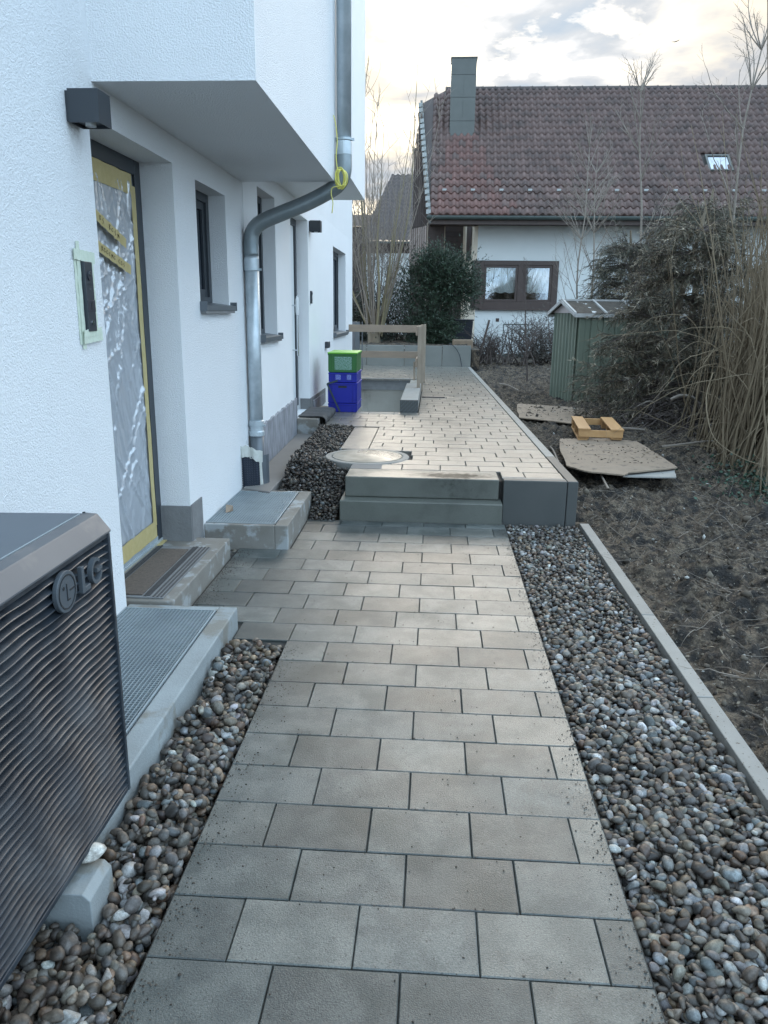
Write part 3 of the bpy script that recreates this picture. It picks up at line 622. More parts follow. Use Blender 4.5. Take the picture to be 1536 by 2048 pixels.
tag(link_mesh('rubber_mat', v, f, 'mat_rubber', smooth=True), 'black rubber mat draped over the step of the far side door', 'mat')
# ------------------------------------------------------------------ wall lamps, intercoms, boxes
def wall_lamp(y, z, s, label):
    t = empty('wall_lamp', (XW, y, z), label, 'wall lamp', 'black cube wall lamps')
    b = MB(); h = s/2; b.box(XW+.001, XW+.012, y-h*.9, y+h*.9, z-h*.9, z+h*.9); b.obj('back_plate', 'anthracite', t)
    b = MB(); x0, x1 = XW+.013, XW+.013+s; e = .004
    b.box(x0, x0+e, y-h, y+h, z-h, z+h); b.box(x1-e, x1, y-h, y+h, z-h, z+h); b.box(x0+e, x1-e, y-h, y-h+e, z-h, z+h); b.box(x0+e, x1-e, y+h-e, y+h, z-h, z+h)
    b.box(x0+e, x1-e, y-h+e, y+h-e, z-h+.012, z+h-.003); b.obj('housing', 'anthracite', t)
    MB().lathe(((x0+x1)/2, y), [(.02, z-h-.004), (.02, z-h+.013)], 16).obj('lens', 'white_plastic', t)
wall_lamp(3.205, 2.225, .118, 'black cube wall lamp above the intercom beside the front door')
wall_lamp(9.09, 2.38, .118, 'black cube wall lamp beside the far side door')
def intercom(y, z0, z1, w_, label, taped):
    t = empty('intercom', (XW, y, z0), label, 'intercom', 'dark door intercoms')
    box('panel', 'anthracite', t, XW+.001, XW+.018, y-w_/2, y+w_/2, z0, z1, bevel=.002)
    H = z1-z0
    def disc(name, zc, r, m, xx, t_=.003):
        b = MB(); n = 20; vs = [(xx, y+r*math.cos(2*math.pi*j/n), zc+r*math.sin(2*math.pi*j/n)) for j in range(n)]; vs += [(xx+t_, v_[1], v_[2]) for v_ in vs]
        b.add(vs, [tuple(range(n, 2*n))]+[(j, (j+1) % n, n+(j+1) % n, n+j) for j in range(n)]); return b.obj(name, m, t)
    disc('camera_lens', z0+H*.80, w_*.26, 'bin', XW+.0185, .004); disc('lens_glint', z0+H*.83, w_*.13, 'chrome', XW+.0228, .002)
    if taped:
        for zc in (.665, .68): box('speaker_slot', 'bin', t, XW+.0182, XW+.0195, y-w_*.3, y+w_*.3, z0+H*zc, z0+H*zc+.002)
        box('name_plate', 'sill', t, XW+.0182, XW+.0188, y-.008, y+.01, z0+H*.605, z0+H*.62)
        box('module', 'bin', t, XW+.0182, XW+.020, y-w_/2+.002, y+w_/2-.002, z0+H*.28, z0+H*.45, bevel=.001)
        box('key_slot', 'logo_dark', t, XW+.0202, XW+.021, y-.006, y+.008, z0+H*.31, z0+H*.42)
    disc('bell_button', z0+H*.125 if taped else z0+H*.3, w_*.13, 'chrome', XW+.0185, .003)
    return t
ic = intercom(3.198, 1.385, 1.660, .074, 'dark intercom panel framed with pale masking tape by the front door', True)
x = XW+.0015
for q in ([(3.10, 1.335), (3.105, 1.705), (3.145, 1.70), (3.14, 1.33)], [(3.118, 1.315), (3.128, 1.735), (3.158, 1.735), (3.15, 1.315)], [(3.245, 1.36), (3.245, 1.67), (3.272, 1.67), (3.272, 1.36)],
          [(3.095, 1.665), (3.285, 1.655), (3.285, 1.70), (3.095, 1.705)], [(3.12, 1.335), (3.30, 1.345), (3.30, 1.385), (3.12, 1.375)], [(3.12, 1.36), (3.29, 1.37), (3.29, 1.40), (3.12, 1.39)]):
    tape_strip('masking_tape', q, x, 'crepe', ic, amp=.001); x += .0022
intercom(9.10, 1.545, 1.685, .075, 'small dark intercom on the white wall past the far side door', False)
sb_ = box('socket_box', 'anthracite', None, XW+.001, XW+.05, 10.25, 10.42, .99, 1.07, bevel=.004); tag(sb_, 'black wall socket box just above the green crate', 'socket')
# ------------------------------------------------------------------ downpipe
dp = empty('downpipe', (-1.36, 5.95, 0), 'galvanised downpipe bending from the overhang back to the wall', 'downpipe')
YU, YL = 5.97, 5.93; XU, XL = -.682, -1.372; rp = .052
MB().tube([(XU, YU, 6.1), (XU, YU, 2.52)], rp, 28).obj('upper_pipe', 'zinc', dp, smooth=True)
el = smooth_path([(XU, YU, 2.60), (XU, YU, 2.46), (XU-.03, YU, 2.375), (XU-.11, YU, 2.315), (-.95, YU-.01, 2.235), (-1.15, YL+.01, 2.155), (-1.29, YL, 2.095), (-1.355, YL, 2.03), (XL, YL, 1.95), (XL, YL, 1.86)], 5)
MB().tube(el, rp+.003, 28).obj('elbow', 'zinc_dark', dp, smooth=True)
MB().tube([(XL, YL, 1.96), (XL, YL, .33)], rp, 28).obj('lower_pipe', 'zinc', dp, smooth=True)
for z in (2.60, 1.80): MB().tube([(XU if z > 2 else XL, YU if z > 2 else YL, z+.04*s_) for s_ in (-1.2, -1, 1, 1.2)], [rp+.001, rp+.004, rp+.004, rp+.001], 28).obj('sleeve', 'zinc', dp, smooth=False)
def bracket(x, y, z, xw):
    b = MB().tube([(x, y, z-.007), (x, y, z+.007)], rp+.007, 24); b.tube([(xw, y+.0, z), (x-rp, y, z)], .006, 8); b.tube([(xw+.001, y, z), (xw+.012, y, z)], [.02, .008], 10); b.box(x+rp+.002, x+rp+.022, y-.006, y+.006, z-.008, z+.008)
    b.obj('pipe_bracket', 'grate', dp)
bracket(XU, YU, 2.66, -.742); bracket(XL, YL, 1.765, XW); bracket(XL, YL, .60, XW)
MB().tube([(XL, YL, z) for z in (.64, .635, .60, .595, .56, .55, .52, .515)], [rp, rp+.007, rp+.007, rp+.002, rp+.002, rp+.009, rp+.009, rp+.002], 28).obj('standpipe_collar', 'zinc', dp)
MB().tube([(XL, YL, .53), (XL, YL, -.02)], rp+.003, 24).obj('standpipe', 'sill', dp, smooth=True)
# cable coil
cb = MB(); r = random.Random(3)
pts = [(-.735, 5.80, 2.78), (-.722, 5.82, 2.72), (-.715, 5.84, 2.62), (-.722, 5.83, 2.52), (-.712, 5.84, 2.42)]
cb.tube(smooth_path(pts, 5), .0035, 5)
for k in range(8):
    c0 = Vector((-.69+r.uniform(-.012, .012), 5.85+r.uniform(-.012, .012), 2.385+r.uniform(-.012, .012))); rx, rz = r.uniform(.022, .05), r.uniform(.048, .066); th = r.uniform(-.5, .5)
    cb.tube([c0+Vector((rx*math.cos(t)*math.cos(th)-rz*math.sin(t)*math.sin(th)*.5, .012*math.sin(t*2+k), rz*math.sin(t)+rx*math.cos(t)*math.sin(th))) for t in np.linspace(0, 6.4, 26)], .0035, 5)
cb.tube(smooth_path([(-.70, 5.84, 2.33), (-.75, 5.84, 2.32), (-.76, 5.84, 2.28), (-.748, 5.84, 2.22), (-.755, 5.84, 2.15)], 5), .0035, 5)
tag(cb.obj('cable_coil', 'cable', smooth=True), 'yellow cable coiled and tied round the downpipe bend', 'cable')
# dimple membrane at the foot of the pipe
def sheet(name, prof, zs, m, th=.006, parent=None, wob=.006):
    v = []; K = len(prof); n = len(zs)
    for s_ in (0, 1):
        for k, z in enumerate(zs):
            for q, p in enumerate(prof):
                w_ = wob*math.sin(q*1.1+z*9)
                zz_ = z if not callable(p[2]) else p[2](z)
                v.append((p[0]+w_*.3, p[1]-s_*th+w_, zz_))
    A_ = K*n; f = []
    for k in range(n-1):
        for q in range(K-1): a = k*K+q; f += [(a, a+K, a+K+1, a+1), (A_+a, A_+a+1, A_+a+K+1, A_+a+K)]
    for q in range(K-1): f += [(q, q+1, A_+q+1, A_+q), ((n-1)*K+q, A_+(n-1)*K+q, A_+(n-1)*K+q+1, (n-1)*K+q+1)]
    for k in range(n-1): f += [(k*K, A_+k*K, A_+k*K+K, k*K+K), (k*K+K-1, k*K+2*K-1, A_+k*K+2*K-1, A_+k*K+K-1)]
    return link_mesh(name, v, f, m, parent)
me_ = empty('drainage_membrane', (-1.37, 5.72, 0), 'dark dimpled drainage membrane with torn fleece round the foot of the downpipe', 'membrane')
pr = [(-1.428+.0155*i, 5.66+.05*(i/8)**2, (lambda q: (lambda z: z*(1-.10*(q/8)**2)))(i)) for i in range(9)]
sheet('dimple_sheet', pr, np.linspace(-.05, .43, 14), 'membrane', parent=me_)
b = MB()
for i in range(8):
    for j in range(24):
        x = -1.422+.0165*i; y = 5.655+.05*((x+1.428)/.124)**2; z = -.02+.018*j; b.lathe((x, y-.004), [(.0001, z)], 3) if False else b.box(x-.004, x+.004, y-.013, y-.007, z-.004, z+.004)
tag(b.obj('dimples', 'membrane', me_), kind='stuff')
pr = [(-1.43+.016*i, 5.650+.05*(i/8)**2-.004, (lambda q: (lambda z: z-.045*(q/8)**2-.006*math.sin(q*2)))(i)) for i in range(10)]
sheet('fleece_fold', pr, np.linspace(.40, .485, 5), 'fleece', parent=me_, wob=.012)
sheet('fleece_edge', [(-1.305+.008*math.sin(i*.0), 5.70, (lambda z: z)) if i == 0 else (-1.285, 5.72, (lambda z: z)) for i in range(2)], np.linspace(-.02, .41, 12), 'fleece', parent=me_, wob=.01)
sheet('fleece_edge', [(-1.284, 5.73, (lambda z: z)), (-1.262, 5.76, (lambda z: z)), (-1.25, 5.80, (lambda z: z))], np.linspace(-.02, .40, 8), 'sill', parent=me_, wob=.004)
lf = MB().add([(-1.36, 4.9, .159), (-1.32, 4.94, .164), (-1.335, 5.0, .185), (-1.375, 4.97, .20), (-1.345, 4.95, .16)], [(0, 1, 4), (1, 2, 4), (2, 3, 4), (3, 0, 4)]).obj('dry_leaf', 'board')
tag(lf, 'curled dry brown leaf on the corner of the far grating', 'leaf')
# ------------------------------------------------------------------ heat pump
hp = empty('outdoor_unit', (-1.0, 1.3, .1), 'dark outdoor heat pump unit with wavy louvres in the left foreground', 'heat pump')
HY0, HY1, HX = .62, 1.905, -.842
MB().prism_y([(-1.27, .135), (-.876, .135), (-.876, .90), (-1.27, .93)], HY0, HY1-.004).obj('body', 'bin', hp)
b = MB().box(-.876, HX, HY1-.012, HY1, .135, .908).box(-.876, HX-.002, HY0, HY1-.012, .135, .150).box(-.876, HX-.003, HY0, HY1-.012, .896, .908)
b.obj('front_frame', 'ac', hp, bevel=.002)
MB().prism_y([(-.862, .9085), (HX+.003, .9085), (HX+.003, .915), (-.872, .958), (-.908, .960), (-.908, .9085)], HY0, HY1+.002).obj('top_trim', 'ac_top', hp, bevel=.003)
MB().prism_y([(-.910, .930), (-.910, .957), (-1.275, .950), (-1.275, .930)], HY0, HY1+.002).obj('lid', 'ac_flat', hp, bevel=.002)
box('lid_seam', 'grate', hp, -.9125, -.9095, HY0, HY1-.02, .957, .9612)
MB().lathe((-.905, HY1-.006), [(.004, .957), (.004, .9625)], 10).obj('screw', 'logo_dark', hp)
nl = 34; dz = (.896-.150)/nl; ny = 150
Yl = np.linspace(HY0, HY1-.012, ny)
for k in range(nl):
    z0 = .150 + k*dz
    ph = k*.38+.9*math.sin(k*.4)+.35*math.sin(k*1.7); wz = .0014*np.sin(Yl*2*np.pi/.19+ph) + .0008*np.sin(Yl*2*np.pi/.43+k*.4); wd = .5+.16*np.sin(Yl*2*np.pi/.19+ph+1.2)
    prof = [(.000, 1.0), (.005+.003*wd, .72), (.012+.006*wd, .48), (.022+.008*wd, .30), (.0245+.0085*wd, .24), (.0245+.0085*wd, .17), (.020+.006*wd, .15), (.0, .22)]
    v = np.zeros((ny, len(prof), 3))
    for q, (px_, pz) in enumerate(prof):
        v[:, q, 0] = np.minimum(-.875+px_, HX+.001); v[:, q, 1] = Yl; v[:, q, 2] = z0 + pz*dz + wz*(.9 if 2 <= q <= 6 else .3)
    v[:, :, 2] = np.clip(v[:, :, 2], .1505, .8955)
    np_ = len(prof); i = (np.arange(ny-1)[:, None]*np_+np.arange(np_-1)[None, :]).ravel()
    link_mesh('louvre', v.reshape(-1, 3), np.stack([i, i+np_, i+np_+1, i+1], 1), 'ac', hp, smooth=True)
def ring_yz(b, x0, x1, cy, cz, ro, ri, a0=0, a1=360, n=36, sy=1.):
    A_ = [rad(a0+(a1-a0)*k/n) for k in range(n+1)]; vs = []
    for a in A_:
        for r_ in (ro, ri):
            for x in (x0, x1): vs.append((x, cy+sy*r_*math.cos(a), cz+r_*math.sin(a)))
    f = []
    for k in range(n):
        p = k*4; q = p+4; f += [(p+1, q+1, q+3, p+3), (p, p+2, q+2, q), (p, q, q+1, p+1), (p+2, p+3, q+3, q+2)]
    if abs(a1-a0) < 359: f += [(0, 1, 3, 2), (n*4, n*4+2, n*4+3, n*4+1)]
    b.add(vs, f); return b
lg = MB(); x0, x1 = HX-.006, HX+.0065; cy, cz, rr = 1.634, .842, .050
vs = [(x, cy+rr*math.cos(2*math.pi*j/48), cz+rr*math.sin(2*math.pi*j/48)) for x in (x0, x1) for j in range(48)]
lg.add(vs, [tuple(range(48, 96)), tuple(range(47, -1, -1))]+[(j, (j+1) % 48, 48+(j+1) % 48, 48+j) for j in range(48)])
ld = lg.obj('logo_disc', 'logo', hp, bevel=.002)
b = MB(); ring_yz(b, x1, x1+.0012, cy, cz, .0415, .0385, 0, 360); b.box(x1, x1+.0014, cy-.003, cy+.0, cz-.022, cz+.020); b.box(x1, x1+.0014, cy, cy+.012, cz-.022, cz-.0195)
b.box(x1, x1+.0014, cy+.012, cy+.037, cz-.0015, cz+.0015); ring_yz(b, x1, x1+.0014, cy-.017, cz+.013, .0042, .0001, 0, 360, 14)
b.obj('logo_mark', 'logo_dark', ld)
b = MB(); b.box(x0, x1, 1.714, 1.728, .806, .874); b.box(x0, x1, 1.728, 1.757, .806, .819); b.obj('letter', 'logo', hp, bevel=.0015)
b = MB(); ring_yz(b, x0, x1, 1.797, .838, .034, .0245, 48, 352, 26, .92); b.box(x0, x1, 1.799, 1.828, .832, .843); b.obj('letter', 'logo', hp)
b = MB(); b.lathe((-.90, 1.60), [(.028, .098), (.028, .12), (.02, .137)], 20); b.obj('rubber_foot', 'bin', hp)
for x_, y_ in ((-1.2, 1.60), (-.90, .8), (-1.2, .8)): MB().lathe((x_, y_), [(.028, .098 if y_ > 1 else -.06), (.028, .12), (.02, .137)], 20).obj('rubber_foot', 'bin', hp)
sbk = MB().prism_y([(-1.30, -.08), (-.797, -.08), (-.800, .080), (-.818, .098), (-1.30, .098)], 1.525, 1.655)
sv = sbk.obj('support_block', 'concrete', bevel=.0025); tag(sv, 'pale concrete block carrying the outdoor unit above the pebbles', 'concrete block')
# ------------------------------------------------------------------ crates
def crate(y, x0, x1, z0, z1, body, label, lid=None, panel=None, ribs=(), name='plastic_crate', grp='stacked plastic crates'):
    t = empty(name, ((x0+x1)/2, y+.3, z0), label, 'crate', grp)
    d = .58; b = MB(); b.box(x0+.008, x1-.008, y+.008, y+d, z0, z1-.004); b.obj('body', body, t, bevel=.006)
    b = MB(); b.box(x0, x1, y, y+d+.008, z1-.022, z1-.002)
    for r_ in ribs: b.box(x0+.003, x1-.003, y+.003, y+d+.005, r_, r_+.008)
    for x in (x0+.004, x0+.05, x1-.058, x1-.012): b.box(x, x+.008, y+.001, y+.008, z0+.01, z1-.022)
    b.obj('rim', body, t, bevel=.002)
    if z1-z0 > .2: box('hand_hold', 'logo_dark', t, (x0+x1)/2-.05, (x0+x1)/2+.05, y+.0065, y+.0085, z1-.062, z1-.036)
    if panel:
        for (pa, pb, pc, pd, pm) in panel:
            p = MB(); nn = 9
            p.box(x0+pa, x0+pb, y+.004, y+.0075, z0+pc, z0+pd); p.obj('perforated_panel', pm, t)
            p = MB(); nx_ = int((pb-pa)/.011); nz_ = int((pd-pc)/.011)
            for i in range(nx_):
                for j in range(nz_): p.box(x0+pa+.011*i+.003, x0+pa+.011*i+.008, y+.002, y+.0042, z0+pc+.011*j+.003, z0+pc+.011*j+.008)
            tag(p.obj('grille_dots', body, t), kind='stuff')
    if lid: box('lid', lid, t, x0-.003, x1+.003, y-.004, y+d+.012, z1-.003, z1+.012, bevel=.004)
    return t
crate(9.115, -1.24, -.89, .301, .405, 'crate_b', 'flat solid blue crate at the bottom of the stack')
crate(9.112, -1.243, -.888, .407, .648, 'crate_b', 'deep blue crate with a dark strap across it, second from the bottom')
crate(9.120, -1.234, -.893, .650, .765, 'crate_b', 'shallow blue crate with two pale grilles below the green crate', panel=((.085, .145, .03, .09, 'print_b'), (.22, .27, .03, .09, 'print_b')))
crate(9.118, -1.238, -.893, .767, .985, 'crate_g', 'green crate with a lime lid on top of the stack', lid='crate_lid', panel=((.08, .28, .03, .18, 'print'),))
sp = MB()
for a, b_ in (((-1.248, .632), (-1.12, .672)), ((-1.245, .632), (-1.095, .312))):
    dx_, dz_ = b_[0]-a[0], b_[1]-a[1]; l_ = math.hypot(dx_, dz_); nx_, nz_ = -dz_/l_*.009, dx_/l_*.009
    y_ = 9.100 if b_[1] > .5 else 9.094
    sp.add([(a[0]+nx_, y_, a[1]+nz_), (b_[0]+nx_, y_, b_[1]+nz_), (b_[0]-nx_, y_, b_[1]-nz_), (a[0]-nx_, y_, a[1]-nz_), (a[0]+nx_, y_+.004, a[1]+nz_), (b_[0]+nx_, y_+.004, b_[1]+nz_), (b_[0]-nx_, y_+.004, b_[1]-nz_), (a[0]-nx_, y_+.004, a[1]-nz_)],
           [(0, 1, 2, 3), (4, 7, 6, 5), (0, 4, 5, 1), (1, 5, 6, 2), (2, 6, 7, 3), (3, 7, 4, 0)])
tag(sp.obj('strap', 'strap'), 'dark folded strap hanging across the blue crates', 'strap')
# ------------------------------------------------------------------ cellar pit
pt = empty('cellar_stairwell', (-.9, 11.5, -1.6), 'open concrete cellar stairwell between the house and the terrace', 'stairwell')
b = MB(); b.box(-1.428, -.20, 13.90, 13.945, -1.6, .287); b.obj('back_wall', 'pit', pt)
box('top_course', 'mortar', pt, -1.428, -.395, 13.87, 13.899, .10, .289); box('coping', 'mortar', pt, -1.428, -.40, 13.86, 13.94, .2895, .302)
box('side_wall', 'pit', pt, -.395, -.20, 9.125, 13.89, -1.6, .286)
MB().box(-1.428, -.396, 9.124, 9.75, -1.6, .298).obj('landing', 'pit', pt) if False else MB().box(-1.428, -.892, 9.126, 9.72, -1.6, .298).obj('landing', 'pit', pt)
box('floor', 'shaft', pt, -1.428, -.2, 9.13, 13.9, -1.66, -1.6)
box('front_coping', 'kerb', pt, -.89, -.395, 9.06, 9.122, .20, .304, bevel=.004)
cbk = empty('parapet_block', (-.28, 10.3, .3), 'long pale concrete block beside the cellar stairwell with a grey patterned end', 'concrete block')
box('block', 'board_grey', cbk, -.383, -.172, 9.215, 11.36, .301, .452, bevel=.008)
box('end_plate', 'slab_dark', cbk, -.386, -.170, 9.200, 9.214, .290, .448)
b = MB()
for i in range(9):
    for j in range(6):
        x = -.378+.0235*i; z = .297+.0245*j
        if x+.017 > -.172: continue
        s_ = 1 if (i+j) % 2 else -1
        b.add([(x, 9.198, z+(.0 if s_ > 0 else .016)), (x+.003, 9.198, z-.003+(.0 if s_ > 0 else .016)+(.0 if s_ > 0 else .003)), (x+.019, 9.198, z+(.016 if s_ > 0 else 0)), (x+.016, 9.198, z+.004+(.016 if s_ > 0 else .0))], [(0, 1, 2, 3)])
tag(b.obj('embossing', 'sill', cbk), kind='stuff')
rl = empty('timber_guard_rail', (-.2, 12, .3), 'rough timber guard rail of posts and boards round the cellar stairwell', 'guard rail')
for i, (x, y, zt_) in enumerate(((-.200, 10.72, 1.275), (-.172, 11.72, 1.262), (-.160, 13.20, 1.262))):
    MB().box(x-.022, x+.022, y-.04, y+.04, .30, zt_).obj('post', 'rail_dark', rl, bevel=.003)
for z0, z1 in ((1.135, 1.255), (.715, .828)):
    MB().add([(-.248, 10.62, z0+.02), (-.224, 10.62, z0+.02), (-.208, 13.25, z0), (-.184, 13.25, z0), (-.248, 10.62, z1+.02), (-.224, 10.62, z1+.02), (-.208, 13.25, z1), (-.184, 13.25, z1)],
             [(0, 2, 3, 1), (4, 5, 7, 6), (0, 1, 5, 4), (1, 3, 7, 5), (3, 2, 6, 7), (2, 0, 4, 6)]).obj('rail_board', 'rail', rl)
    box('rail_board', 'rail', rl, -1.43 if z1 < 1 else -1.43, -.214, 13.14, 13.165, z0-.01, z1-.012, bevel=.002)
box('rail_stub', 'rail_dark', rl, -.275, -.25, 10.70, 10.78, .55, .80)
ib = MB().box(-.15, .17, 10.86, 10.91, .302, .312); tag(ib.obj('steel_bar', 'bin'), 'dark flat steel bar lying on the terrace beside the guard rail', 'steel bar')
# ------------------------------------------------------------------ far retaining wall
fr = empty('far_retaining_wall', (-.4, 17.2, .2), 'low wall of upright grey concrete panels closing off the far end of the terrace', 'retaining wall')
e_ = [-2.3, -1.47, -.645, .182, .812]
for a, c in zip(e_, e_[1:]): box('panel', 'slab_pale', fr, a+.006, c-.006, 17.16, 17.24, .15, .75-(.012 if a < -.6 else 0), bevel=.004)
gp = empty('grey_gate_panel', (-1.65, 16, .3), 'narrow dark grey metal panel with a pale post beyond the guard rail', 'panel')
box('panel', 'grey_panel', gp, -1.95, -1.60, 15.85, 15.89, .30, 1.25); box('post', 'sill', gp, -1.598, -1.50, 15.80, 15.88, .30, 1.25); box('post', 'sill', gp, -1.46, -1.44, 15.85, 15.88, .30, 1.25)
def bed_h(X, Y): return .70 + .05*fbm(X, Y, 2.5, 4) + .03*fbm(X, Y, 14, 3) + .02*(Y-17.2)
tag(grid_mesh('planting_bed', np.arange(-7, .83, .07), np.arange(17.24, 22.6, .07), bed_h, 'soil'), kind='structure')
box('bed_edge', 'log', None, .42, .90, 18.3, 18.55, .60, .84, bevel=.03); tag(bpy.context.scene.objects['bed_edge'], 'weathered log edging on top of the raised bed by the black bin', 'log')
tag(MB().prism([(.83, 17.25), (1.0, 17.25), (1.1, 22.6), (.83, 22.6)], -.1, .66).obj('bed_bank', 'soil'), kind='structure')
tw = MB().tube(smooth_path([(.33, 17.12, .80), (.45, 17.10, .72), (.56, 17.12, .55), (.62, 17.12, .30)], 5), .008, 6); tag(tw.obj('dangling_cable', 'bin'), 'thin dark cable hanging over the last panel of the far retaining wall', 'cable')
bn = empty('black_bin', (.7, 20.3, .7), 'black plastic composter bin in front of the white neighbouring house', 'bin')
MB().add([(.50, 20.1, .70), (.94, 20.1, .70), (.94, 20.6, .70), (.50, 20.6, .70), (.45, 20.05, 1.24), (.97, 20.05, 1.24), (.97, 20.65, 1.24), (.45, 20.65, 1.24)], [(0, 3, 2, 1), (4, 5, 6, 7), (0, 1, 5, 4), (1, 2, 6, 5), (2, 3, 7, 6), (3, 0, 4, 7)]).obj('body', 'bin', bn, bevel=.02)
box('lid', 'bin', bn, .43, .99, 20.03, 20.67, 1.242, 1.275, bevel=.01); box('grip', 'slab_pale', bn, .62, .78, 20.035, 20.05, 1.155, 1.17)
# ------------------------------------------------------------------ shed
sh = empty('garden_shed', (2.17, 12.1, .02), 'small green corrugated metal shed with a mossy gable roof', 'shed', rz=math.atan2(.26, .965))
H_, Dp, Ln = 1.45, .92, 2.3
n = 8; pl = []
for i in range(n):
    y = Dp*(n-1-i)/n; u = Dp/n; pl += [(0.0, y+u*.98), (0.0, y+u*.55), (-.028, y+u*.45), (-.028, y+u*.12)]
v = []; f = []
for q, (x, y) in enumerate(pl): v += [(x, y, 0), (x, y, H_)]
for q in range(len(pl)-1): f.append((q*2, q*2+2, q*2+3, q*2+1))
link_mesh('corrugated_end', v, f, 'shed', sh, local=True)
x = 0; q = 0
while x < Ln:
    w_ = .20
    b = MB(); b.prism([(x+.003, -.0), (x+.02, -.014), (x+w_*.45, -.014), (x+w_*.5, -.006), (x+w_*.55, -.014), (x+w_-.02, -.014), (x+w_-.003, 0), (x+w_-.003, .01), (x+.003, .01)], 0, H_)
    b.obj('panel', 'shed', sh, local=True); x += w_; q += 1
MB().box(.002, Ln-.01, .012, Dp, 0, H_-.01).obj('core', 'shed', sh, local=True)
RZ = .17
b = MB().prism_x([(-.0, H_), (Dp, H_), (Dp/2, H_+RZ-.02)], -.034, -.004); b.obj('gable_panel', 'shed_gable', sh, local=True)
ny_ = 14
for s_, (ya, yb) in (('f', (-.05, Dp/2)), ('b', (Dp+.05, Dp/2))):
    za, zb_ = H_-.03, H_+RZ
    b = MB(); b.add([(-.08, ya, za), (Ln+.08, ya, za), (Ln+.08, yb, zb_), (-.08, yb, zb_), (-.08, ya, za+.02), (Ln+.08, ya, za+.02), (Ln+.08, yb, zb_+.02), (-.08, yb, zb_+.02)],
                    [(0, 3, 2, 1), (4, 5, 6, 7), (0, 1, 5, 4), (1, 2, 6, 5), (3, 7, 6, 2), (0, 4, 7, 3)]); b.obj('roof', 'shed_roof', sh, local=True)
    for xx in (-.085, .42, .93, 1.45, 1.95):
        b = MB(); b.add([(xx-.015, ya, za+.021), (xx+.015, ya, za+.021), (xx+.015, yb, zb_+.021), (xx-.015, yb, zb_+.021), (xx-.015, ya, za+.045), (xx+.015, ya, za+.045), (xx+.015, yb, zb_+.045), (xx-.015, yb, zb_+.045)],
                        [(0, 3, 2, 1), (4, 5, 6, 7), (0, 1, 5, 4), (1, 2, 6, 5), (2, 3, 7, 6), (3, 0, 4, 7)]); b.obj('roof_batten', 'shed_trim', sh, local=True)
    b = MB(); b.box(-.1, Ln+.1, min(ya, ya+.0)-.012, ya+.012, za-.03, za+.026); b.obj('eave_trim', 'shed_trim', sh, local=True)
b = MB(); b.box(-.1, Ln+.1, Dp/2-.03, Dp/2+.03, H_+RZ+.012, H_+RZ+.04); b.obj('ridge_trim', 'shed_trim', sh, local=True)
b = MB()
for a, c in (((-.05, H_-.05), (Dp/2, H_+RZ-.02)), ((Dp+.05, H_-.05), (Dp/2, H_+RZ-.02))): b.prism_x([(a[0], a[1]), (c[0], c[1]), (c[0], c[1]+.04), (a[0], a[1]+.04)], -.11, -.087)
b.obj('barge_board', 'shed_trim', sh, local=True)
# ------------------------------------------------------------------ boards and pallet
def board(name, poly, z0, tilt, m, label, cat, th=.012, n=None):
    """irregular slightly warped sheet; poly in xy"""
    cx = sum(p[0] for p in poly)/len(poly); cy_ = sum(p[1] for p in poly)/len(poly)
    zf = lambda x, y: z0 + tilt[0]*(x-cx) + tilt[1]*(y-cy_) + .012*math.sin(x*3.1+y*1.7)
    return tag(MB().prism(poly, lambda x, y: zf(x, y)-th, zf).obj(name, m), label, cat)
def curvy(pts, n=6, j=.006, seed=1):
    r = random.Random(seed); out = []
    for i in range(len(pts)):
        a, b_ = Vector(pts[i]), Vector(pts[(i+1) % len(pts)])
        for k in range(n):
            p = a.lerp(b_, k/n); out.append((p.x+r.uniform(-j, j), p.y+r.uniform(-j, j)))
    return out
board('hardboard_sheet', curvy([(1.335, 6.671), (1.658, 6.584), (1.735, 6.729), (2.217, 6.960), (2.188, 7.616), (2.179, 8.242), (1.928, 8.406), (1.388, 8.406), (1.287, 7.693), (1.224, 6.893)], 5, .008, 2), .150, (0, .004), 'board', 'large torn tan hardboard sheet strewn with crumbs in front of the slatted frame', 'board')
board('hardboard_sheet', curvy([(1.678, 6.702), (2.132, 6.712), (2.211, 7.027), (1.925, 7.057), (1.777, 6.909)], 4, .006, 5), .118, (0, .02), 'board_grey', 'pale grey torn piece of board poking out from under the large tan sheet', 'board')
board('hardboard_sheet', curvy([(1.115, 9.959), (1.792, 9.578), (1.944, 10.578), (2.001, 11.198), (1.296, 11.579), (1.239, 11.484)], 5, .01, 7), .165, (0, .01), 'board', 'grimy hardboard sheet lying between the terrace and the green shed', 'board')
board('hardboard_sheet', curvy([(1.909, 10.411), (2.526, 10.363), (2.603, 10.604), (2.073, 11.182)], 4, .01, 8), .150, (0, .02), 'board', 'narrow board offcut at the foot of the green shed behind the slatted frame', 'board')
pa = empty('slatted_frame', (1.565, 8.27, .172), 'orange-brown wooden frame of a broken pallet standing on hardboard', 'pallet', rz=rad(-5.3))
Wd, Ll, hh = .46, .98, .100
def lb(name, *b_): return MB().box(*b_).obj(name, 'wood', pa, local=True, bevel=.003)
lb('top_slat', -.005, .125, -.01, Ll+.01, hh, hh+.018); lb('top_slat', Wd-.13, Wd+.005, -.01, Ll+.01, hh, hh+.018)
lb('end_board', 0, Wd, 0, .024, .025, hh-.001); lb('end_board', 0, Wd, Ll-.024, Ll, .025, hh-.001)
lb('block', 0.004, .115, .026, .12, .0, hh-.001); lb('block', Wd-.12, Wd-.006, .026, .12, .0, hh-.001); lb('block', 0.004, .115, Ll-.12, Ll-.026, .0, hh-.001); lb('block', Wd-.12, Wd-.006, Ll-.12, Ll-.026, .0, hh-.001)
lb('block', 0.004, .10, .46, .56, .0, hh-.001); lb('block', Wd-.11, Wd-.006, .46, .56, .0, hh-.001)
